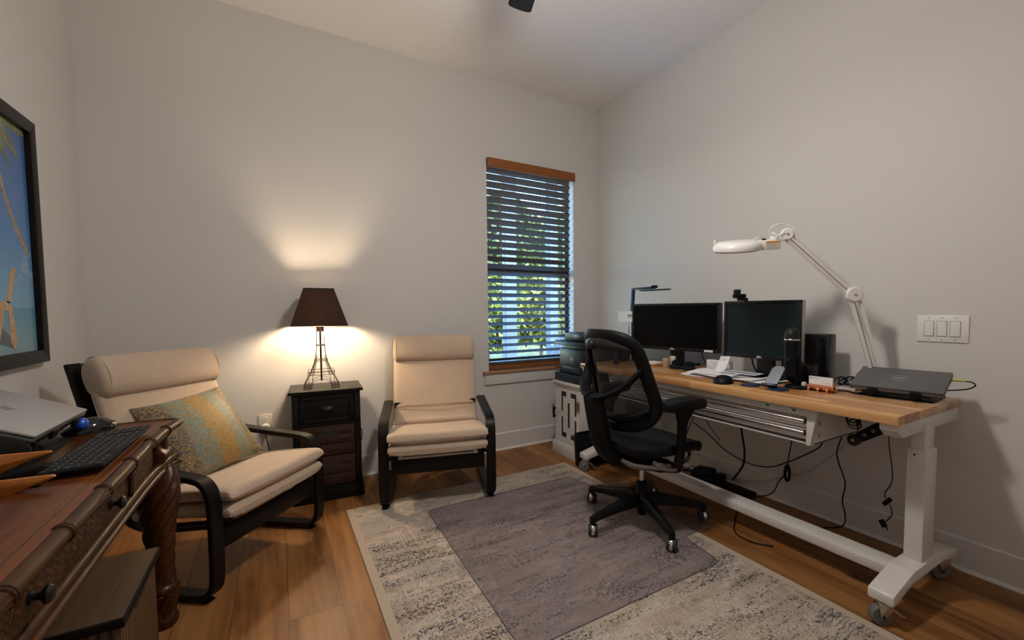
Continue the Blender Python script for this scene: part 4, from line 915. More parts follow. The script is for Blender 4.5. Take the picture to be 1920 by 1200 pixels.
# ------------------------------------------------------------------ office chair
def build_office_chair():
    cx, cy = 1.685, 1.79; zb = .012
    T = Th('office_chair', 'black mesh-back swivel office chair standing on the chair mat', 'office chair', (cx, cy, zb), 0, world=False)
    T.t.rotation_euler = (0, 0, 0)
    for k in range(5):
        a = 180+72*k; M = RT((0, 0, 0), 0, 0, a)
        rr = []
        for x, hw, z0, z1 in ((.02, .030, .085, .150), (.10, .028, .092, .148), (.24, .021, .084, .122), (.33, .017, .072, .104), (.348, .013, .064, .096)):
            rr.append([(x, -hw, z0), (x, -hw, z1-.012), (x, -hw*.6, z1), (x, hw*.6, z1), (x, hw, z1-.012), (x, hw, z0)])
        T.p('base_arm', MB().rings(rr).cyl((.335, 0, .072), .014, .028).xf(M), 'black')
        Mc = M @ RT((.335, 0, 0), 0, 0, 227-a+[8, -14, 20, 30, -10][k])
        c = T.p('caster', MB().cyl((0, -.0145, .029), .028, .019, 'Y', 24, .004).cyl((0, .0145, .029), .028, .019, 'Y', 24, .004).cyl((0, 0, .062), .006, .018).xf(Mc), 'rubber')
        T.p('caster_hood', MB().tube([(.0295*math.cos(a2), 0, .029+.0295*math.sin(a2)) for a2 in (R(-70+20*j) for j in range(13))], .0035, 6, flat=(2.4, .6)).xf(Mc), 'chrome', c)
    T.p('hub', MB().lathe([(.022, .03), (.024, .05), (.030, .08), (.034, .10), (.034, .165), (.030, .17), (.028, .215), (.020, .218)], n=24), 'black'); T.p('gas_lift', MB().cyl((0, 0, .26), .0135, .13), 'chrome')
    # mechanism and chrome yoke below the seat
    T.p('mechanism', MB().box(-.11, .10, -.07, .07, .315, .385, .022, 3).cyl((-.0, -.0, .31), .035, .05, 'Z', 20, .005).ball((.04, -.11, .325), .05, (1.3, .9, .7)), 'black')
    b = MB()
    for s in (-1, 1): b.tube([(-.19, s*.05, .385), (-.13, s*.09, .352), (-.03, s*.16, .342), (.02, s*.235, .348), (.00, s*.27, .380)], [.010, .013, .014, .013, .012], 10, sm=5, flat=(1, 1.5))
    T.p('chrome_yoke', b, 'darkchrome'); T.p('yoke_cover', MB().tube([(-.12, -.21, .405), (-.09, -.235, .385), (.0, -.245, .380), (.10, -.235, .388), (.15, -.20, .405)], .009, 8, sm=5, flat=(1, 1.6)), 'darkchrome')
    lv = T.p('lever', MB().tube([(.02, -.14, .335), (.10, -.235, .325), (.145, -.262, .322)], .006, 8), 'black'); T.p('lever_knob', MB().tube([(.13, -.252, .322), (.205, -.272, .320)], [.017, .020, .019], 14), 'black', lv)
    # seat
    def seat(u, v):
        x, y = 2*u-1, 2*v-1; rx = .245; ry = .248-.012*max(0, x)
        q = (abs(x)**4+abs(y)**4)**.25; m = max(abs(x), abs(y)); k = m/q if q > 1e-6 else 1
        X, Y = x*k*rx+.02, y*k*ry; z = .462-.012*(1-y*y)*(1-x*x)+.010*abs(y)**3-.035*max(0, x)**3+.012*max(0, -x)**2
        return (X, Y, z)
    T.p('seat', MB().grid(seat, 24, 24, thick=-.012), 'blackfab')
    T.p('seat_frame', MB().tube([tuple(Vector(seat(*q))-Vector((0, 0, .018))) for q in [(0, i/10) for i in range(10)]+[(i/10, 1) for i in range(10)]+[(1, 1-i/10) for i in range(10)]+[(1-i/10, 0) for i in range(10)]], .020, 10, True, flat=(.8, 1.25)), 'black')
    T.p('seat_pan', MB().box(-.16, .18, -.17, .17, .395, .435, .02), 'black')
    for s in (-1, 1):
        b = MB(); rr = []
        for z, x, y, hx, hy in ((.372, -.005, .262, .024, .024), (.40, -.005, .270, .027, .025), (.44, -.004, .276, .026, .020), (.53, .0, .280, .027, .019), (.60, .005, .282, .034, .019), (.64, .016, .283, .058, .022), (.672, .025, .284, .085, .030)):
            rr.append([(x+hx*math.cos(a), s*(y+hy*math.sin(a)), z) for a in (2*math.pi*j/20 for j in range(20))])
        a2 = T.p('armrest_post', b.rings(rr), 'black')
        pr = []
        for z, k in ((.668, .90), (.676, .99), (.70, 1.), (.712, .96), (.719, .85)):
            pr.append([(.012+.142*k*math.copysign(abs(math.cos(a))**.6, math.cos(a)), s*.284+.049*k*math.copysign(abs(math.sin(a))**.7, math.sin(a))*(1+.12*math.cos(a)), z-.008*math.cos(a)**2*(1 if math.cos(a) > 0 else .3)) for a in (2*math.pi*j/36 for j in range(36))])
        T.p('armrest_pad', MB().rings(pr), 'black')
    # back: curved frame loop with a mesh panel
    def bx(y, z): 
        u = abs(y)/.243
        return -.196-.22*(z-.55)+.10*(z-.55)**2*0+.115*u**2.2
    half = [(0, 1.028), (.10, 1.024), (.165, 1.000), (.194, .955), (.208, .88), (.218, .80), (.228, .72), (.228, .668), (.198, .612), (.13, .574), (0, .558)]
    loop = half+[(-y, z) for y, z in reversed(half[1:-1])]
    T.p('back_frame', MB().tube([(bx(y, z), y, z) for y, z in loop], .024, 14, True, sm=4, flat=(.85, 1.4)), 'black')
    H = [Vector((0, y, z)) for y, z in half]
    def wz(z):
        for (y0, z0), (y1, z1) in zip(half, half[1:]):
            if z1 <= z <= z0: return y0+(y1-y0)*(z0-z)/(z0-z1)
        return 0
    T.p('back_mesh', MB().grid(lambda u, v: (lambda z: (bx((2*u-1)*wz(z), z)+.012, (2*u-1)*wz(z), z))(.562+(1.022-.562)*v), 20, 40), 'mesh')
    # head panel with a round adjustment knob
    def head(u, v):
        y = (2*u-1)*.192+.004; k = abs(y)/.196; zt = 1.018-.058*k**2.2; zb_ = min(.955, zt-.004); z = zt+(zb_-zt)*v
        return (bx(y, z)-.020-.012*math.sin(math.pi*v)*(1-k*k), y, z)
    hp = T.p('head_panel', MB().grid(head, 28, 8, thick=.010), 'chairgrey')
    T.p('knob', MB().ball((bx(.035, .985)-.034, .035, .982), .024, (.75, 1.1, 1)), 'chairgrey', hp)
    T.p('spine', MB().pad([(.735, -.330), (.66, -.320), (.55, -.297), (.46, -.270), (.40, -.225), (.372, -.15)], .108, .072, e=.5, end=.012, M=Matrix(((0, 0, 1, 0), (1, 0, 0, 0), (0, 1, 0, 0), (0, 0, 0, 1)))), 'black')
    b = MB()
    for k in range(-4, 5): b.tube([(-.362, k*.0105, .715), (-.353, k*.0105, .66), (-.3305, k*.0105, .55), (-.304, k*.0105, .465)], .0026, 5)
    T.p('spine_ribs', b, 'black')
    for s in (-1, 1): T.p('back_arm', MB().tube([(-.335, s*.02, .722), (-.318, s*.085, .735), (-.262, s*.155, .785), (bx(.206, .87)-.008, s*.206, .865)], [.022, .020, .019, .018], 10, sm=6, flat=(1.5, .8)), 'black')
    T.p('lumbar_pad', MB().tube([(bx(.21, .665)-.01, -.212, .665), (bx(.12, .62)-.018, -.12, .625), (bx(0, .61)-.022, 0, .615), (bx(.12, .62)-.018, .12, .625), (bx(.21, .665)-.01, .212, .665)], .020, 10, sm=5, flat=(1.4, .6)), 'black')
build_office_chair()

# ------------------------------------------------------------------ things on the workbench
def monitor(label, L, Rr, z0, z1, scr, logo_sz, edge=None, foot=(0, .16)):
    L, Rr = Vector((*L, 0)), Vector((*Rr, 0)); X = (Rr-L).normalized(); w = (Rr-L).length; Z = X.cross(Vector((0, 0, 1))); c = (L+Rr)/2
    T = Th('monitor', label, 'monitor', (c.x+.08*-Z.x, c.y+.08*-Z.y, BZ), group='monitors on the workbench'); h = z1-z0
    M = basis(X, (0, 0, 1), Z, (c.x, c.y, (z0+z1)/2)); b_ = .017
    T.p('housing', MB().box(-w/2, w/2, -h/2, h/2, -.040, -.004, .006).xf(M), edge or 'bezel')
    bz = MB().box(-w/2, w/2, h/2-b_, h/2, -.008, 0, .002).box(-w/2, w/2, -h/2, -h/2+b_*1.25, -.008, 0, .002).box(-w/2, -w/2+b_, -h/2, h/2, -.008, 0, .002).box(w/2-b_, w/2, -h/2, h/2, -.008, 0, .002).xf(M); bo = T.p('bezel', bz, 'bezel')
    T.p('screen', MB().box(-w/2+b_*.8, w/2-b_*.8, -h/2+b_, h/2-b_*.8, -.009, -.0035).xf(M), scr)
    T.p('lettering', text_mb('DELL', logo_sz, M @ Matrix.Translation((0, -h/2+b_*.62, .0001)), .0003, .0004), 'printwhite', bo)
    T.p('neck', MB().box(-.05, .05, -h/2-(z0-BZ)+.012, 0, -.085, -.055, .006).box(-.05, .05, -.05, .05, -.06, -.038, .004).xf(M), 'bezel'); T.p('stand_base', MB().box(-.13, .13, -h/2-(z0-BZ), -h/2-(z0-BZ)+.014, -.16, .02, .005).xf(M), 'bezel')
    return T, M, w, h
def build_monitors():
    T, M, w, h = monitor('wide black monitor beside the black LED lamp on the workbench', (2.262, 2.515), (2.392, 1.84), .887, 1.212, 'screen', .016)
    T.p('asset_tag', MB().box(w/2-.105, w/2-.045, -h/2+.004, -h/2+.018, 0, .0006).xf(M), 'whitepl')
    monitor('silver edged black monitor behind the microphone on the workbench', (2.262, 1.712), (2.268, 1.255), .893, 1.216, 'screen2', .014, 'alu')
build_monitors()
def build_bench_things():
    # webcam
    T = Th('webcam', 'black webcam perched on top of the silver edged monitor', 'webcam', (2.26, 1.60, 1.216))
    T.p('body', MB().box(2.235, 2.265, 1.565, 1.640, 1.232, 1.256, .007), 'black'); T.p('clip', MB().box(2.245, 2.30, 1.580, 1.615, 1.2175, 1.234, .003).box(2.300, 2.308, 1.585, 1.61, 1.19, 1.234, .002), 'black')
    T.p('lens', MB().cyl((2.233, 1.612, 1.244), .009, .006, 'X', 18), 'gloss'); T.p('privacy_flap', MB().box(2.244, 2.250, 1.592, 1.638, 1.254, 1.282, .003), 'black')
    # led lamp
    T = Th('led_lamp', 'black folding LED lamp rising behind the wide monitor', 'lamp', (2.32, 2.61, BZ))
    T.p('base', MB().box(2.26, 2.38, 2.555, 2.655, BZ, BZ+.018, .006), 'black'); T.p('pole', MB().prism([(2.600, BZ+.018), (2.632, BZ+.018), (2.580, 1.328), (2.548, 1.322)], 'X', 2.312, 2.326, .003), 'blue_sheen')
    T.p('arm', MB().box(2.312, 2.326, 2.335, 2.580, 1.318, 1.336, .003), 'blue_sheen'); T.p('hinge', MB().cyl((2.319, 2.345, 1.334), .011, .05, 'Y', 14, .002), 'black'); T.p('lamp_head', MB().box(2.295, 2.345, 2.205, 2.475, 1.306, 1.314, .003), 'black')
    # pen cup with scissors and a shipping card
    T = Th('pen_cup', 'dark pen cup half hidden behind the office chair back', 'pen cup', (2.235, 2.575, BZ)); T.p('cup', MB().lathe([(.036, 0), (.038, .10), (.036, .10), (.034, .004), (.001, .004)], (2.235, 2.575, BZ), 24), 'meshblack')
    T = Th('scissors', 'white handled scissors standing in the pen cup', 'scissors', (2.235, 2.545, BZ+.01)); 
    for dy in (-.022, .022): T.p('handle_loop', MB().tube([(2.235+.003*(dy > 0), 2.535+dy+.019*math.cos(a*math.pi/9), .962+.024*math.sin(a*math.pi/9)) for a in range(18)], .0035, 6, True), 'whitepl')
    T.p('blades', MB().box(2.233, 2.238, 2.552, 2.562, BZ+.012, .945, .001), 'steel')
    T = Th('shipping_card', 'white printed card sticking out left of the wide monitor', 'card', (2.275, 2.60, .95)); T.p('card', MB().box(2.274, 2.2748, 2.515, 2.685, 1.078, 1.158), 'paper')
    T.p('printed_block', MB().box(2.2734, 2.274, 2.52, 2.578, 1.113, 1.135).box(2.2734, 2.274, 2.53, 2.575, 1.103, 1.106).box(2.2734, 2.274, 2.635, 2.68, 1.148, 1.150), 'printgrey'); T.p('holder', MB().box(2.2755, 2.279, 2.54, 2.556, BZ+.001, 1.12, .001), 'clear')
    one('marker_bottle', MB().lathe([(.017, 0), (.018, .004), (.018, .075), (.010, .085), (.010, .105), (.001, .106)], (2.06, 2.46, BZ), 18), 'blue_sheen', 'small dark bottle on the bench seen through the chair mesh', 'bottle', (2.06, 2.46, BZ))
    T = Th('wooden_tray', 'small orange wooden tray holding white notes under the wide monitor', 'tray', (2.24, 2.26, BZ)); T.p('tray', MB().box(2.19, 2.30, 2.205, 2.33, BZ, BZ+.012, .003), 'orange')
    one('note_pad', MB().box(2.20, 2.29, 2.225, 2.32, BZ+.0125, BZ+.024, .001), 'paper', 'white note pad lying in the small wooden tray', 'note pad', (2.24, 2.27, BZ+.012))
    # small clutter under the wide monitor
    one('small_box', MB().box(2.215, 2.250, 2.118, 2.160, BZ, .842, .003), 'cardboard', 'small tan box standing under the wide monitor', 'box', (2.23, 2.14, BZ))
    one('correction_tape', MB().box(2.262, 2.285, 2.10, 2.14, BZ, .856, .006), 'ivory', 'pale plastic dispenser standing behind the small tan box', 'dispenser', (2.27, 2.12, BZ))
    for i, (y, s, lb) in enumerate(((2.055, 1.0, 'black headset puck beside the small tan box'), (1.955, .9, 'lower black headset puck right of its taller twin'))):
        T = Th('headset', lb, 'headset', (2.24, y, BZ), group='black headsets under the monitor')
        T.p('ear_cushion', MB().lathe([(.001, .0), (.042*s, .0), (.048*s, .012), (.044*s, .024), (.001, .026)], (2.24, y, BZ), 24), 'blackfab'); T.p('ear_cup', MB().lathe([(.001, .026), (.040*s, .026), (.038*s, .045*s), (.020*s, .058*s), (.001, .058*s)], (2.25, y, BZ), 24), 'black')
    T = Th('envelope_box', 'low white printed box standing under the gap between the monitors', 'box', (2.34, 1.80, BZ)); T.p('box', MB().box(2.325, 2.36, 1.715, 1.885, BZ, .850, .002), 'paper'); b = MB()
    for k in range(3): b.box(2.3244, 2.325, 1.75, 1.86-.02*k, .838-.012*k, .840-.012*k)
    T.p('printed_lines', b, 'printgrey')
    T = Th('price_tag', 'white tag card leaning on the papers before the monitor gap', 'tag', (2.27, 1.69, BZ)); Mt = basis((.06, -.995, .06), (.25, -.25, .93), (-1, -.1, .25), (2.24, 1.70, .845))
    T.p('card', MB().prism(rounded([(-.032, -.05), (.032, -.05), (.032, .05), (-.032, .05)], .006), 'Z', -.0005, .0005).xf(Mt), 'paper'); T.p('printed_lines', MB().box(-.022, .020, .030, .032, .0005, .0009).box(-.022, .012, .022, .024, .0005, .0009).xf(Mt), 'printgrey')
    # sheaf of papers, sheet by sheet
    sheets = [(2.175, 1.73, 6, 'bottom sheet with a pink edge in the sheaf'), (2.215, 1.475, -7, 'white sheet sticking out farthest right of the sheaf'), (2.20, 1.56, 4, 'white sheet under the top sheets of the sheaf'), (2.165, 1.66, -10, 'white sheet just below the topmost one in the sheaf'), (2.185, 1.69, 12, 'topmost white sheet of the sheaf on the workbench')]
    for k, (x, y, a, lb) in enumerate(sheets):
        z = BZ+.0014+.0048*k; rnd = random.Random(k); ph = rnd.random()*6
        b = MB().grid(lambda u, v: (-.108+.216*u, -.14+.28*v, .0012*math.sin(5*u+ph)*math.sin(3*v+ph)+.003*(abs(2*v-1)**4)), 8, 8, thick=.0016).xf(RT((x, y, z), 0, 0, a))
        one('paper_sheet', b, 'paper', lb, 'paper', (x, y, z), 'papers in the sheaf')
    T = Th('brochure', 'white brochure with a blue stripe lying on the paper sheaf', 'brochure', (2.25, 1.56, BZ+.02)); Mb = RT((2.235, 1.575, BZ+.0285), 0, 0, 8)
    T.p('sheet', MB().box(-.05, .05, -.11, .11, 0, .002).xf(Mb), 'paper'); T.p('blue_stripe', MB().box(-.02, .012, -.10, .10, .002, .0024).xf(Mb), 'bluecard')
    # mouse and puck
    T = Th('computer_mouse', 'black sculpted mouse near the bench edge before the papers', 'mouse', (2.0, 1.515, BZ)); rg = []
    for i in range(13):
        f = i/12; q = max(.02, 1-abs(2*f-1)**2.6); x = -.068+.136*f; hw = .050*q**.5; hh = .043*q**.6*(1.06-.2*f)
        rg.append([(x, hw*math.cos(a), max(.0, hh*math.sin(a)**.85)+.001) for a in (math.pi*j/16 for j in range(17))])
    T.p('shell', MB().rings(rg).xf(RT((2.005, 1.515, BZ), 0, 0, 25)), 'black')
    one('round_pad', MB().lathe([(.001, 0), (.046, 0), (.048, .003), (.045, .006), (.001, .007)], (2.045, 1.385, BZ), 32), 'blue_sheen', 'flat round black pad on the bench right of the mouse', 'pad', (2.045, 1.385, BZ))
    # phone stand
    T = Th('phone_stand', 'blue-lit slanted phone charging stand at the bench edge', 'phone stand', (2.03, 1.22, BZ))
    T.p('base', MB().lathe([(.001, 0), (.042, 0), (.045, .004), (.043, .010), (.001, .011)], (2.045, 1.235, BZ), 30), 'blue_sheen')
    px_ = Vector((.30, -.95, 0)).normalized(); pu = Vector((.62, -.20, .78)); pu = (pu-px_*pu.dot(px_)*.35).normalized(); PS = basis(px_, pu, px_.cross(pu), (2.012, 1.262, BZ+.012))
    T.p('back_plate', MB().prism(rounded([(-.029, 0), (.029, 0), (.029, .122), (-.029, .122)], .024), 'Z', -.004, .004, .001).xf(PS), 'blue_sheen', ang=.3); T.p('lip', MB().box(-.034, .034, 0, .012, 0, .024, .003).xf(PS), 'blue_sheen')
    # microphone
    x, y = 2.15, 1.235; T = Th('microphone', 'black desktop microphone before the silver edged monitor', 'microphone', (x, y, BZ))
    T.p('base', MB().lathe([(.001, 0), (.060, 0), (.062, .006), (.055, .014), (.020, .018), (.001, .018)], (x+.03, y-.02, BZ), 32), 'black')
    T.p('body', MB().lathe([(.024, .835), (.034, .840), (.035, .86), (.035, 1.018), (.001, 1.018)], (x, y, 0), 28), 'black'); g = T.p('grille', MB().lathe([(.0345, 1.022), (.0345, 1.043), (.030, 1.062), (.018, 1.075), (.001, 1.080)], (x, y, 0), 28), 'meshblack'); T.p('band', MB().lathe([(.0355, 1.015), (.0362, 1.0175), (.0362, 1.0205), (.035, 1.0225)], (x, y, 0), 28), 'steel', g)
    T.p('yoke', MB().tube([(x, y-.038, .93), (x+.004, y-.041, .88), (x+.016, y-.036, .83), (x+.03, y-.022, .797)], .007, 8, sm=4, flat=(1, 2)).tube([(x, y+.038, .93), (x+.004, y+.041, .88), (x+.016, y+.030, .83), (x+.03, y-.01, .797)], .007, 8, sm=4, flat=(1, 2)), 'black')
    T.p('knob', MB().cyl((x-.036, y-.006, .925), .009, .006, 'X', 16, .001), 'blue_sheen')
    for z in (.975, .95, .915): T.p('button', MB().cyl((x-.022, y+.029, z), .005, .005, 'X', 12), 'black')
    # power block and speaker
    one('power_brick', MB().box(2.215, 2.285, 1.178, 1.245, BZ+.020, BZ+.105, .004).box(2.22, 2.28, 1.185, 1.24, BZ, BZ+.021, .003), 'black', 'black power brick standing behind the microphone', 'power brick', (2.25, 1.21, BZ))
    T = Th('speaker', 'tall glossy black speaker against the wall right of the monitors', 'speaker', (2.43, 1.24, BZ)); T.p('cabinet', MB().box(2.372, 2.460, 1.178, 1.318, BZ+.004, 1.040, .008), 'gloss'); T.p('foot', MB().box(2.38, 2.45, 1.185, 1.31, BZ, BZ+.004), 'rubber')
    T.p('control', MB().box(2.3705, 2.373, 1.19, 1.305, .806, .838, .001), 'gloss'); T.p('indicator', MB().cyl((2.3705, 1.288, .828), .003, .002, 'X', 10), plain('blue_indicator', (.02, .10, .5), .3))
    # copper card holder
    T = Th('card_holder', 'copper card holder on three small legs at the bench edge', 'card holder', (2.15, 1.10, BZ)); T.p('roll', MB().cyl((2.160, 1.098, BZ+.022), .012, .118, 'Y', 22, .003), 'copper')
    for yy in (1.142, 1.10, 1.060): T.p('leg', MB().lathe([(.0055, 0), (.006, .014), (.005, .019), (.001, .023)], (2.135, yy, BZ), 14), 'copper')
    T.p('rear_bar', MB().cyl((2.186, 1.098, BZ+.010), .009, .112, 'Y', 18, .003), 'copper')
    for k, lb in enumerate(('front business card showing a small dark square in the copper holder', 'business card hidden behind the front one in the holder')):
        t = thing('business_card', lb, 'business card', (2.158+.006*k, 1.098, BZ+.034), 0, 'cards in the copper holder'); F = FR(t)
        c = obj('card', MB().box(2.157+.006*k, 2.160+.006*k, 1.046, 1.152, BZ+.034, BZ+.070), 'paper', t, F)
        if k == 0: obj('print', MB().box(2.1565, 2.157, 1.138, 1.147, .838, .846).box(2.1565, 2.157, 1.11, 1.135, .8435, .845).box(2.1565, 2.157, 1.115, 1.135, .840, .841).box(2.1565, 2.157, 1.052, 1.09, .822, .8232), 'printgrey', c, F)
    one('eraser', MB().box(2.168, 2.190, 1.176, 1.196, BZ, BZ+.034, .006), 'ivory', 'small ivory block between the microphone base and copper holder', 'block', (2.18, 1.186, BZ))
    # right laptop on its pad
    FL, FRr, BL = Vector((2.20, .995, .829)), Vector((2.25, .675, .829)), Vector((2.398, .986, .892)); X = (FRr-FL).normalized(); U = (BL-FL); U = (U-X*U.dot(X)).normalized(); Zn = X.cross(U); M = basis(X, U, Zn, (FL+FRr)/2); w, d = .325, .212
    T = Th('laptop_riser', 'black folding riser under the dark grey laptop', 'laptop stand', (2.36, .85, BZ)); Mp = basis((.12, -.99, 0), (.99, .12, 0), (0, 0, 1), (2.375, .860, BZ))
    T.p('base_plate', MB().prism(rounded([(-.135, -.115), (.135, -.115), (.135, .10), (-.135, .10)], .012), 'Z', 0, .006, .001).xf(Mp), 'black')
    T.p('platform', MB().box(-.12, .12, .0, .19, -.030, -.024, .002).box(-.095, -.055, -.012, -.003, -.030, -.006, .002).box(.055, .095, -.012, -.003, -.030, -.006, .002).xf(M), 'black'); T.p('brace', MB().tube([(2.30, .93, BZ+.006), (2.32, .93, .83)], .007, 6).tube([(2.32, .78, BZ+.006), (2.33, .78, .83)], .007, 6), 'black')
    T = Th('laptop', 'closed dark grey laptop on a riser at the right bench end', 'laptop', (2.33, .83, .84)); T.p('base', MB().box(-w/2, w/2, 0, d, -.0225, -.010, .003).xf(M), 'darkalu')
    ld = T.p('lid', MB().box(-w/2, w/2, 0, d, -.009, 0, .003).xf(M), 'darkalu'); Ml = M @ RT((0, d*.5, .0002), 0, 0, 0)
    T.p('emblem', MB().tube([(.027*math.cos(a*math.pi/20), .027*math.sin(a*math.pi/20), 0) for a in range(40)], .0011, 5, True).xf(Ml), 'alu', ld); T.p('lettering', text_mb('DELL', .0165, Ml, .0003, .0004), 'alu', ld)
    for k in range(3): T.p('port', MB().box(w/2-.001, w/2+.0006, d*.62+k*.022, d*.62+.013+k*.022, -.019, -.014).xf(M), 'rubber')
    P = M @ Vector((w/2, d*.80, -.016)); T = Th('audio_cable', 'black cable with a lime plug in the dark grey laptop', 'cable', tuple(P))
    T.p('plug', MB().tube([P, P+Vector((.004, -.030, .001)), P+Vector((.006, -.045, .0))], [.0055, .0055, .0035], 10), 'lime'); T.p('cord', MB().tube([P+Vector((.006, -.045, 0)), P+Vector((.010, -.066, -.004)), P+Vector((.016, -.070, -.018)), P+Vector((.02, -.040, -.036)), P+Vector((.02, .03, -.052)), P+Vector((.012, .11, -.075)), (2.44, .86, BZ+.010)], .0026, 6, sm=6), 'black')
build_bench_things()
def build_maglamp():
    T = Th('magnifier_lamp', 'white articulated magnifier lamp reaching over the workbench', 'lamp', (2.43, .97, BZ)); X0 = 2.425
    B, E, U = Vector((X0, .965, .79)), Vector((2.32, 1.042, 1.235)), Vector((2.108, 1.248, 1.528))
    T.p('clamp', MB().box(X0-.03, BX1+.008, .93, .985, BZ, BZ+.012, .003).box(BX1+.001, BX1+.008, .935, .98, BZ-.06, BZ+.01, .002).cyl((X0, .955, BZ+.025), .014, .04), 'whitepl')
    D = Vector((.72, -.70, 0)).normalized(); S = Vector((.70, .72, 0)).normalized()
    def arm(a, b2, nm):
        d = (b2-a).normalized(); n = d.cross(S).normalized()
        for s in (-1, 1): T.p(nm, MB().tube([a+n*s*.0175, b2+n*s*.0175], .0080, 4, flat=(1.2, 1.2)), 'whitepl')
        T.p('spring', MB().tube([a+n*.004+d*.03, b2+n*.004-d*.03], .0025, 6), 'steel')
    arm(B+(E-B)*.03, E, 'lower_arm'); arm(E, U, 'upper_arm')
    Q = lambda c: basis(-S, D, (0, 0, 1), c)
    T.p('elbow', MB().cyl((0, 0, 0), .036, .036, 'X', 32, .006).xf(Q(E)), 'whitepl'); T.p('elbow_screw', MB().cyl((.019, 0, 0), .006, .004, 'X', 16).xf(Q(E)), 'steel')
    
    H = Vector((1.968, 1.418, 1.484)); D = Vector((.72, -.70, 0)).normalized(); S = Vector((.70, .72, 0)).normalized()
    T.p('neck', MB().tube([U-D*.02+Vector((0, 0, -.004)), U-D*.05+Vector((0, 0, -.010)), U-D*.065+Vector((0, 0, -.012)), H+D*.165+Vector((0, 0, .026)), H+D*.145+Vector((0, 0, .016))], .010, 10, sm=3), 'whitepl')
    for a in (35, -35): T.p('wing_screw', MB().box(-.006, .006, -.036, .036, -.007, .007, .004).xf(Matrix.Translation(U-D*.042-S*.014+Vector((0, 0, -.010))) @ basis(S, D, (0, 0, 1), (0, 0, 0)) @ Matrix.Rotation(R(a), 4, 'X')), 'whitepl')
    Nn = Vector((-.17, -.125, .977)).normalized(); D2 = (D-Nn*D.dot(Nn)).normalized(); M = basis(D2, Nn.cross(D2), Nn, H)
    T.p('lens_ring', MB().lathe([(.080, -.024), (.104, -.026), (.115, -.018), (.117, -.004), (.110, .012), (.094, .022), (.080, .024)], (0, 0, 0), 44).xf(M), 'whitepl')
    T.p('lens', MB().lathe([(.001, -.006), (.082, -.003), (.082, .003), (.001, .006)], (0, 0, 0), 36).xf(M), 'glass'); T.p('cover', MB().lathe([(.001, .030), (.088, .024), (.09, .020), (.001, .020)], (0, 0, 0), 36).xf(M), 'whitepl')
    T.p('head_joint', MB().cyl((0, 0, 0), .030, .032, 'X', 28, .006).xf(Q(U)), 'whitepl'); T.p('joint_screw', MB().cyl((.017, 0, 0), .006, .004, 'X', 14).xf(Q(U)), 'steel')
    bl = T.p('switch_block', MB().box(.085, .188, -.042, .042, -.024, .022, .004).xf(M), 'whitepl'); T.p('rocker', MB().box(.112, .130, -.02, .01, .022, .028, .002).xf(M), 'black', bl)
    T.p('cover_tab', MB().box(-.112, -.102, -.008, .008, .012, .036, .002).xf(M), 'whitepl'); T.p('cover_hinge', MB().prism([(.06, .022), (.088, .038), (.098, .038), (.098, .020)], 'Y', -.012, .012, .002).xf(M), 'ivory')
    lb = T.p('warning_label', MB().box(.122, .184, -.0428, -.0419, -.020, .018).xf(M), 'ivory'); T.p('orange_band', MB().box(.124, .182, -.0434, -.0427, .008, .016).xf(M), 'orangeprint', lb); b = MB()
    for k in range(4): b.box(.128, .176-.008*(k % 2), -.0434, -.0427, -.016+.006*k, -.0145+.006*k)
    T.p('printed_lines', b.xf(M), 'printgrey', lb)
    T.p('power_cord', MB().tube([U+D*.03+Vector((0, 0, .008)), U+D*.022+Vector((0, 0, .036)), U-D*.03+Vector((0, 0, .052)), U-D*.075+Vector((0, 0, .028)), H+D*.160+Vector((0, 0, .030))], .0035, 6, sm=6), 'whitepl')
build_maglamp()
def build_switch():
    T = Th('light_switch', 'white triple rocker switch plate on the right wall', 'light switch', (XR, .79, 1.075)); y, z, x = .789, 1.075, XR; w, h = .186, .122
    T.p('cover_plate', MB().box(x-.007, x, y-w/2, y+w/2, z-h/2, z+h/2, .004), 'whitepl')
    for k in (-1, 0, 1):
        yy = y-k*.047; r = T.p('rocker', MB().prism([(x-.006, z-.034), (x-.010, z-.033), (x-.0085, z), (x-.0115, z+.033), (x-.006, z+.034)], 'Y', yy-.017, yy+.017, .001), 'whitepl')
        T.p('rocker_frame', MB().box(x-.0078, x-.006, yy-.0195, yy+.0195, z-.0365, z+.0365, .001), 'seamgrey', r)
        for zz in (.050, -.050): T.p('screw', MB().cyl((x-.0072, yy, z+zz), .003, .001, 'X', 8), 'seamgrey')
build_switch()

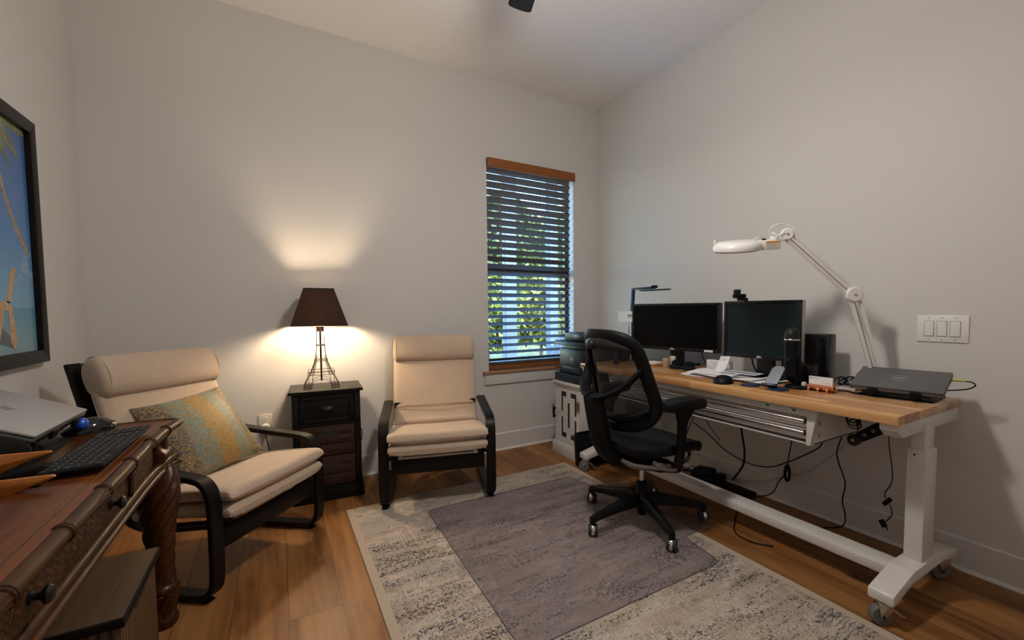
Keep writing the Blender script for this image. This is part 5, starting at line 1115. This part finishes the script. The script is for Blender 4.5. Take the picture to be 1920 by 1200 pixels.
# ------------------------------------------------------------------ cables and power things
def cable(lab, pts, mat='black', r=.0036, nm='cable', grp=None, sm=6):
    return one(nm, MB().tube(pts, r, 6, sm=sm), mat, lab, 'cable', pts[0], grp)
def build_cables():
    g = 'cables under the workbench'
    cable('thin black cable hanging beside the office chair seat front', [(2.46, 2.06, .585), (2.47, 2.02, .45), (2.48, 1.96, .36), (2.49, 1.90, .30)], r=.0025, grp=g)
    cable('twin black cable slanting down left of the chair arm', [(2.30, 1.98, .58), (2.42, 2.06, .45), (2.48, 2.14, .36), (2.49, 2.2, .22), (2.47, 2.2, .05)], grp=g)
    cable('thick black cable hanging straight behind the chair arm', [(2.40, 1.70, .583), (2.47, 1.735, .50), (2.495, 1.745, .40), (2.50, 1.725, .27), (2.50, 1.735, .17), (2.49, 1.80, .06)], r=.0065, grp=g)
    cable('drooping black cable crossing the wall below the drawers', [(2.40, 2.05, .40), (2.47, 1.97, .32), (2.50, 1.86, .235), (2.51, 1.70, .195), (2.51, 1.56, .215), (2.51, 1.46, .27), (2.50, 1.36, .34), (2.46, 1.24, .44), (2.36, 1.18, .583)], grp=g)
    cable('black cable running from the bundle down to the floor', [(2.47, 1.40, .583), (2.49, 1.415, .44), (2.50, 1.44, .30), (2.50, 1.455, .21), (2.49, 1.49, .15), (2.48, 1.52, .075), (2.45, 1.60, .03), (2.42, 1.70, .006)], grp=g)
    T = Th('cable_bundle', 'tied black cable bundle hanging below the drawers', 'cable bundle', (2.50, 1.445, .20)); b = MB()
    for k in range(5): b.tube([(2.497+.004*(k % 3), 1.445+.018*math.cos(a*math.pi/8)*(.6+.1*k), .215+.047*math.sin(a*math.pi/8)) for a in range(16)], .0048, 6, True)
    T.p('coil', b, 'black'); T.p('tie', MB().cyl((2.50, 1.445, .235), .014, .012, 'Z', 12), 'rubber')
    cable('pale cable sagging across the wall to the floor', [(2.40, 1.06, .583), (2.47, 1.13, .47), (2.51, 1.24, .35), (2.52, 1.36, .235), (2.53, 1.47, .185), (2.53, 1.62, .10), (2.52, 1.80, .075), (2.51, 1.98, .11), (2.50, 2.15, .16)], 'whitecab', .0035, grp=g)
    cable('wavy black cable hanging right of the drawer case', [(2.42, 1.10, .583), (2.455, 1.135, .52), (2.47, 1.165, .43), (2.475, 1.16, .37), (2.475, 1.125, .27), (2.475, 1.135, .17), (2.475, 1.12, .10), (2.475, 1.13, .04), (2.45, 1.20, .005), (2.30, 1.30, .005)], grp=g)
    T = Th('lamp_cable', 'black cable with an inline switch dangling by the bench leg', 'cable', (2.45, .93, .6)); P = [(2.40, .915, .70), (2.43, .925, .60), (2.45, .928, .52), (2.45, .912, .40), (2.45, .915, .34), (2.45, .938, .29), (2.45, .937, .26)]
    T.p('cord', MB().tube(P, .0025, 6, sm=6).tube([(2.45, .918, .238), (2.45, .908, .21), (2.45, .912, .18), (2.45, .935, .145)], .0025, 6, sm=6), 'black'); T.p('inline_switch', MB().box(-.008, .008, -.010, .010, -.024, .024, .005).xf(RT((2.45, .928, .249), 38, 0, 0)), 'black'); T.p('plug', MB().box(-.009, .009, -.011, .011, -.02, .016, .004).box(-.004, -.002, -.006, -.004, -.034, -.02).box(.002, .004, -.006, -.004, -.034, -.02).xf(RT((2.45, .943, .138), -32, 0, 0)), 'black')
    T = Th('power_strip', 'black power strip lying on the floor under the workbench', 'power strip', (2.47, 1.85, 0)); T.p('housing', MB().box(2.44, 2.495, 1.63, 2.10, 0, .038, .006), 'black')
    for k in range(6): T.p('socket', MB().box(2.452, 2.482, 1.67+k*.068, 1.70+k*.068, .0375, .0385), 'rubber')
    for k, (y, lb) in enumerate(((2.03, 'black charger block at the far end of the power strip'), (1.95, 'black charger block second from the far strip end'), (1.87, 'black charger block nearest the middle of the power strip'))):
        T = Th('charger', lb, 'charger', (2.46, y, .039), group='chargers on the power strip'); T.p('block', MB().box(2.445, 2.49, y-.026, y+.026, .039, .085+.012*(k % 2), .005), 'black'); T.p('cord', MB().tube([(2.45, y, .07), (2.40, y+.03, .09), (2.39, y+.08, .04), (2.43, y+.12, .02)], .0028, 6, sm=5), 'redcable' if k == 1 else 'black')
    cable('black cable trailing on the floor before the bench stretcher', [(2.40, 1.62, .004), (2.28, 1.60, .004), (2.10, 1.50, .004), (2.0, 1.42, .004), (1.99, 1.32, .004), (2.04, 1.24, .004)], grp=g)
    T = Th('floor_pad', 'flat black pad lying on the floor behind the office chair base', 'pad', (2.02, 2.05, 0)); T.p('plate', MB().box(1.93, 2.03, 1.86, 2.16, 0, .016, .004), 'black'); T.p('tread', MB().box(1.94, 2.02, 1.90, 2.12, .016, .024, .003), 'rubber')
    # behind the monitors and beside the speaker
    h = 'cables on the workbench'
    for k, (ys, lb) in enumerate((((1.60, 1.52), 'black cable hanging below the silver monitor, left one'), ((1.47, 1.36), 'black cable hanging below the silver monitor, middle one'), ((1.33, 1.42), 'black cable hanging below the silver monitor, right one'))):
        cable(lb, [(2.36, ys[0], .96), (2.36, ys[0]-.01, .88), (2.35, (ys[0]+ys[1])/2, .82), (2.36, ys[1], BZ+.005), (2.43, ys[1]-.05, BZ+.005)], r=.005, grp=h)
    cable('thin black cable hanging behind the headsets', [(2.43, 2.02, .95), (2.42, 2.0, .87), (2.40, 1.95, .82), (2.38, 1.86, BZ+.012)], grp=h)
    rnd = random.Random(4)
    for k, lb in enumerate(('black cable loop nearest the speaker in the tangle', 'black cable loop in the middle of the speaker tangle', 'black cable loop nearest the laptop in the tangle')):
        y0 = 1.135-.035*k
        cable(lb, [(2.44+rnd.uniform(-.02, .02), y0+.02*math.cos(a), BZ+.024+.020*math.sin(a)+.004*k) if i % 2 else (2.42+rnd.uniform(-.02, .03), y0+.03*math.cos(a), BZ+.024+.018*math.sin(a)+.004*k) for i, a in enumerate(q*.9 for q in range(14))], r=.003, grp=h, sm=4)
    for k, (dz, lb) in enumerate(((.0, 'lower black cable arching from the tangle behind the laptop'), (.014, 'upper black cable arching from the tangle behind the laptop'))):
        cable(lb, [(2.42, 1.055, BZ+.006), (2.43, 1.075-.006*k, .82+dz), (2.44, 1.05, .846+dz), (2.45, .99, .848+dz*.6), (2.46, .95, .842), (2.46, .90, BZ+.02)], r=.0035, grp=h)
    cable('black cable lying on the bench from holder to laptop', [(2.24, 1.07, BZ+.004), (2.26, 1.03, BZ+.004), (2.24, .99, BZ+.004), (2.27, .96, BZ+.006), (2.29, .95, BZ+.008)], grp=h)
    one('plastic_sleeve', MB().box(2.31, 2.385, 1.02, 1.105, BZ, BZ+.010, .002), 'clear', 'clear plastic sleeve lying between the speaker and laptop', 'sleeve', (2.35, 1.06, BZ))
    # clamp-on cord holder below the tabletop
    T = Th('swivel_bracket', 'black bracket with round buttons hanging under the right bench end', 'bracket', (2.2, .86, .74)); T.p('mount', MB().box(2.14, 2.24, .80, .862, .700, .7435, .006), 'black'); Mr = basis((0, .80, -.60), (0, .60, .80), (-1, 0, 0), (2.17, .905, .624))
    T.p('paddle', MB().prism(rounded([(-.075, -.026), (.045, -.022), (.045, .022), (-.075, .026)], .024), 'Z', -.012, .012, .004).xf(Mr), 'black')
    for q in (-.035, .005): T.p('button', MB().cyl((q, 0, .013), .008, .003, 'Z', 16).xf(Mr), 'greyrub')
    T.p('round_end', MB().cyl((.062, .0, .0), .026, .03, 'Z', 28, .004).xf(Mr), 'gloss'); T.p('screw', MB().cyl((.062, .0, .016), .006, .002, 'Z', 14).xf(Mr), 'steel')
    for k, lb in enumerate(('red-black cable coil nearest the drawer case by the bracket', 'black cable coil behind the round-ended black bracket', 'black cable coil hanging close to the round bracket end')):
        cable(lb, [(2.19+.004*k, .965+.028*math.cos(a)+.006*k, .652+.02*math.sin(a)+.012*k) for a in (q*.7 for q in range(16))]+[(2.2, .93, .72), (2.2, .92, .743)], 'redcable' if k == 0 else 'black', .0028, grp='coiled cables at the bracket', sm=3)
build_cables()
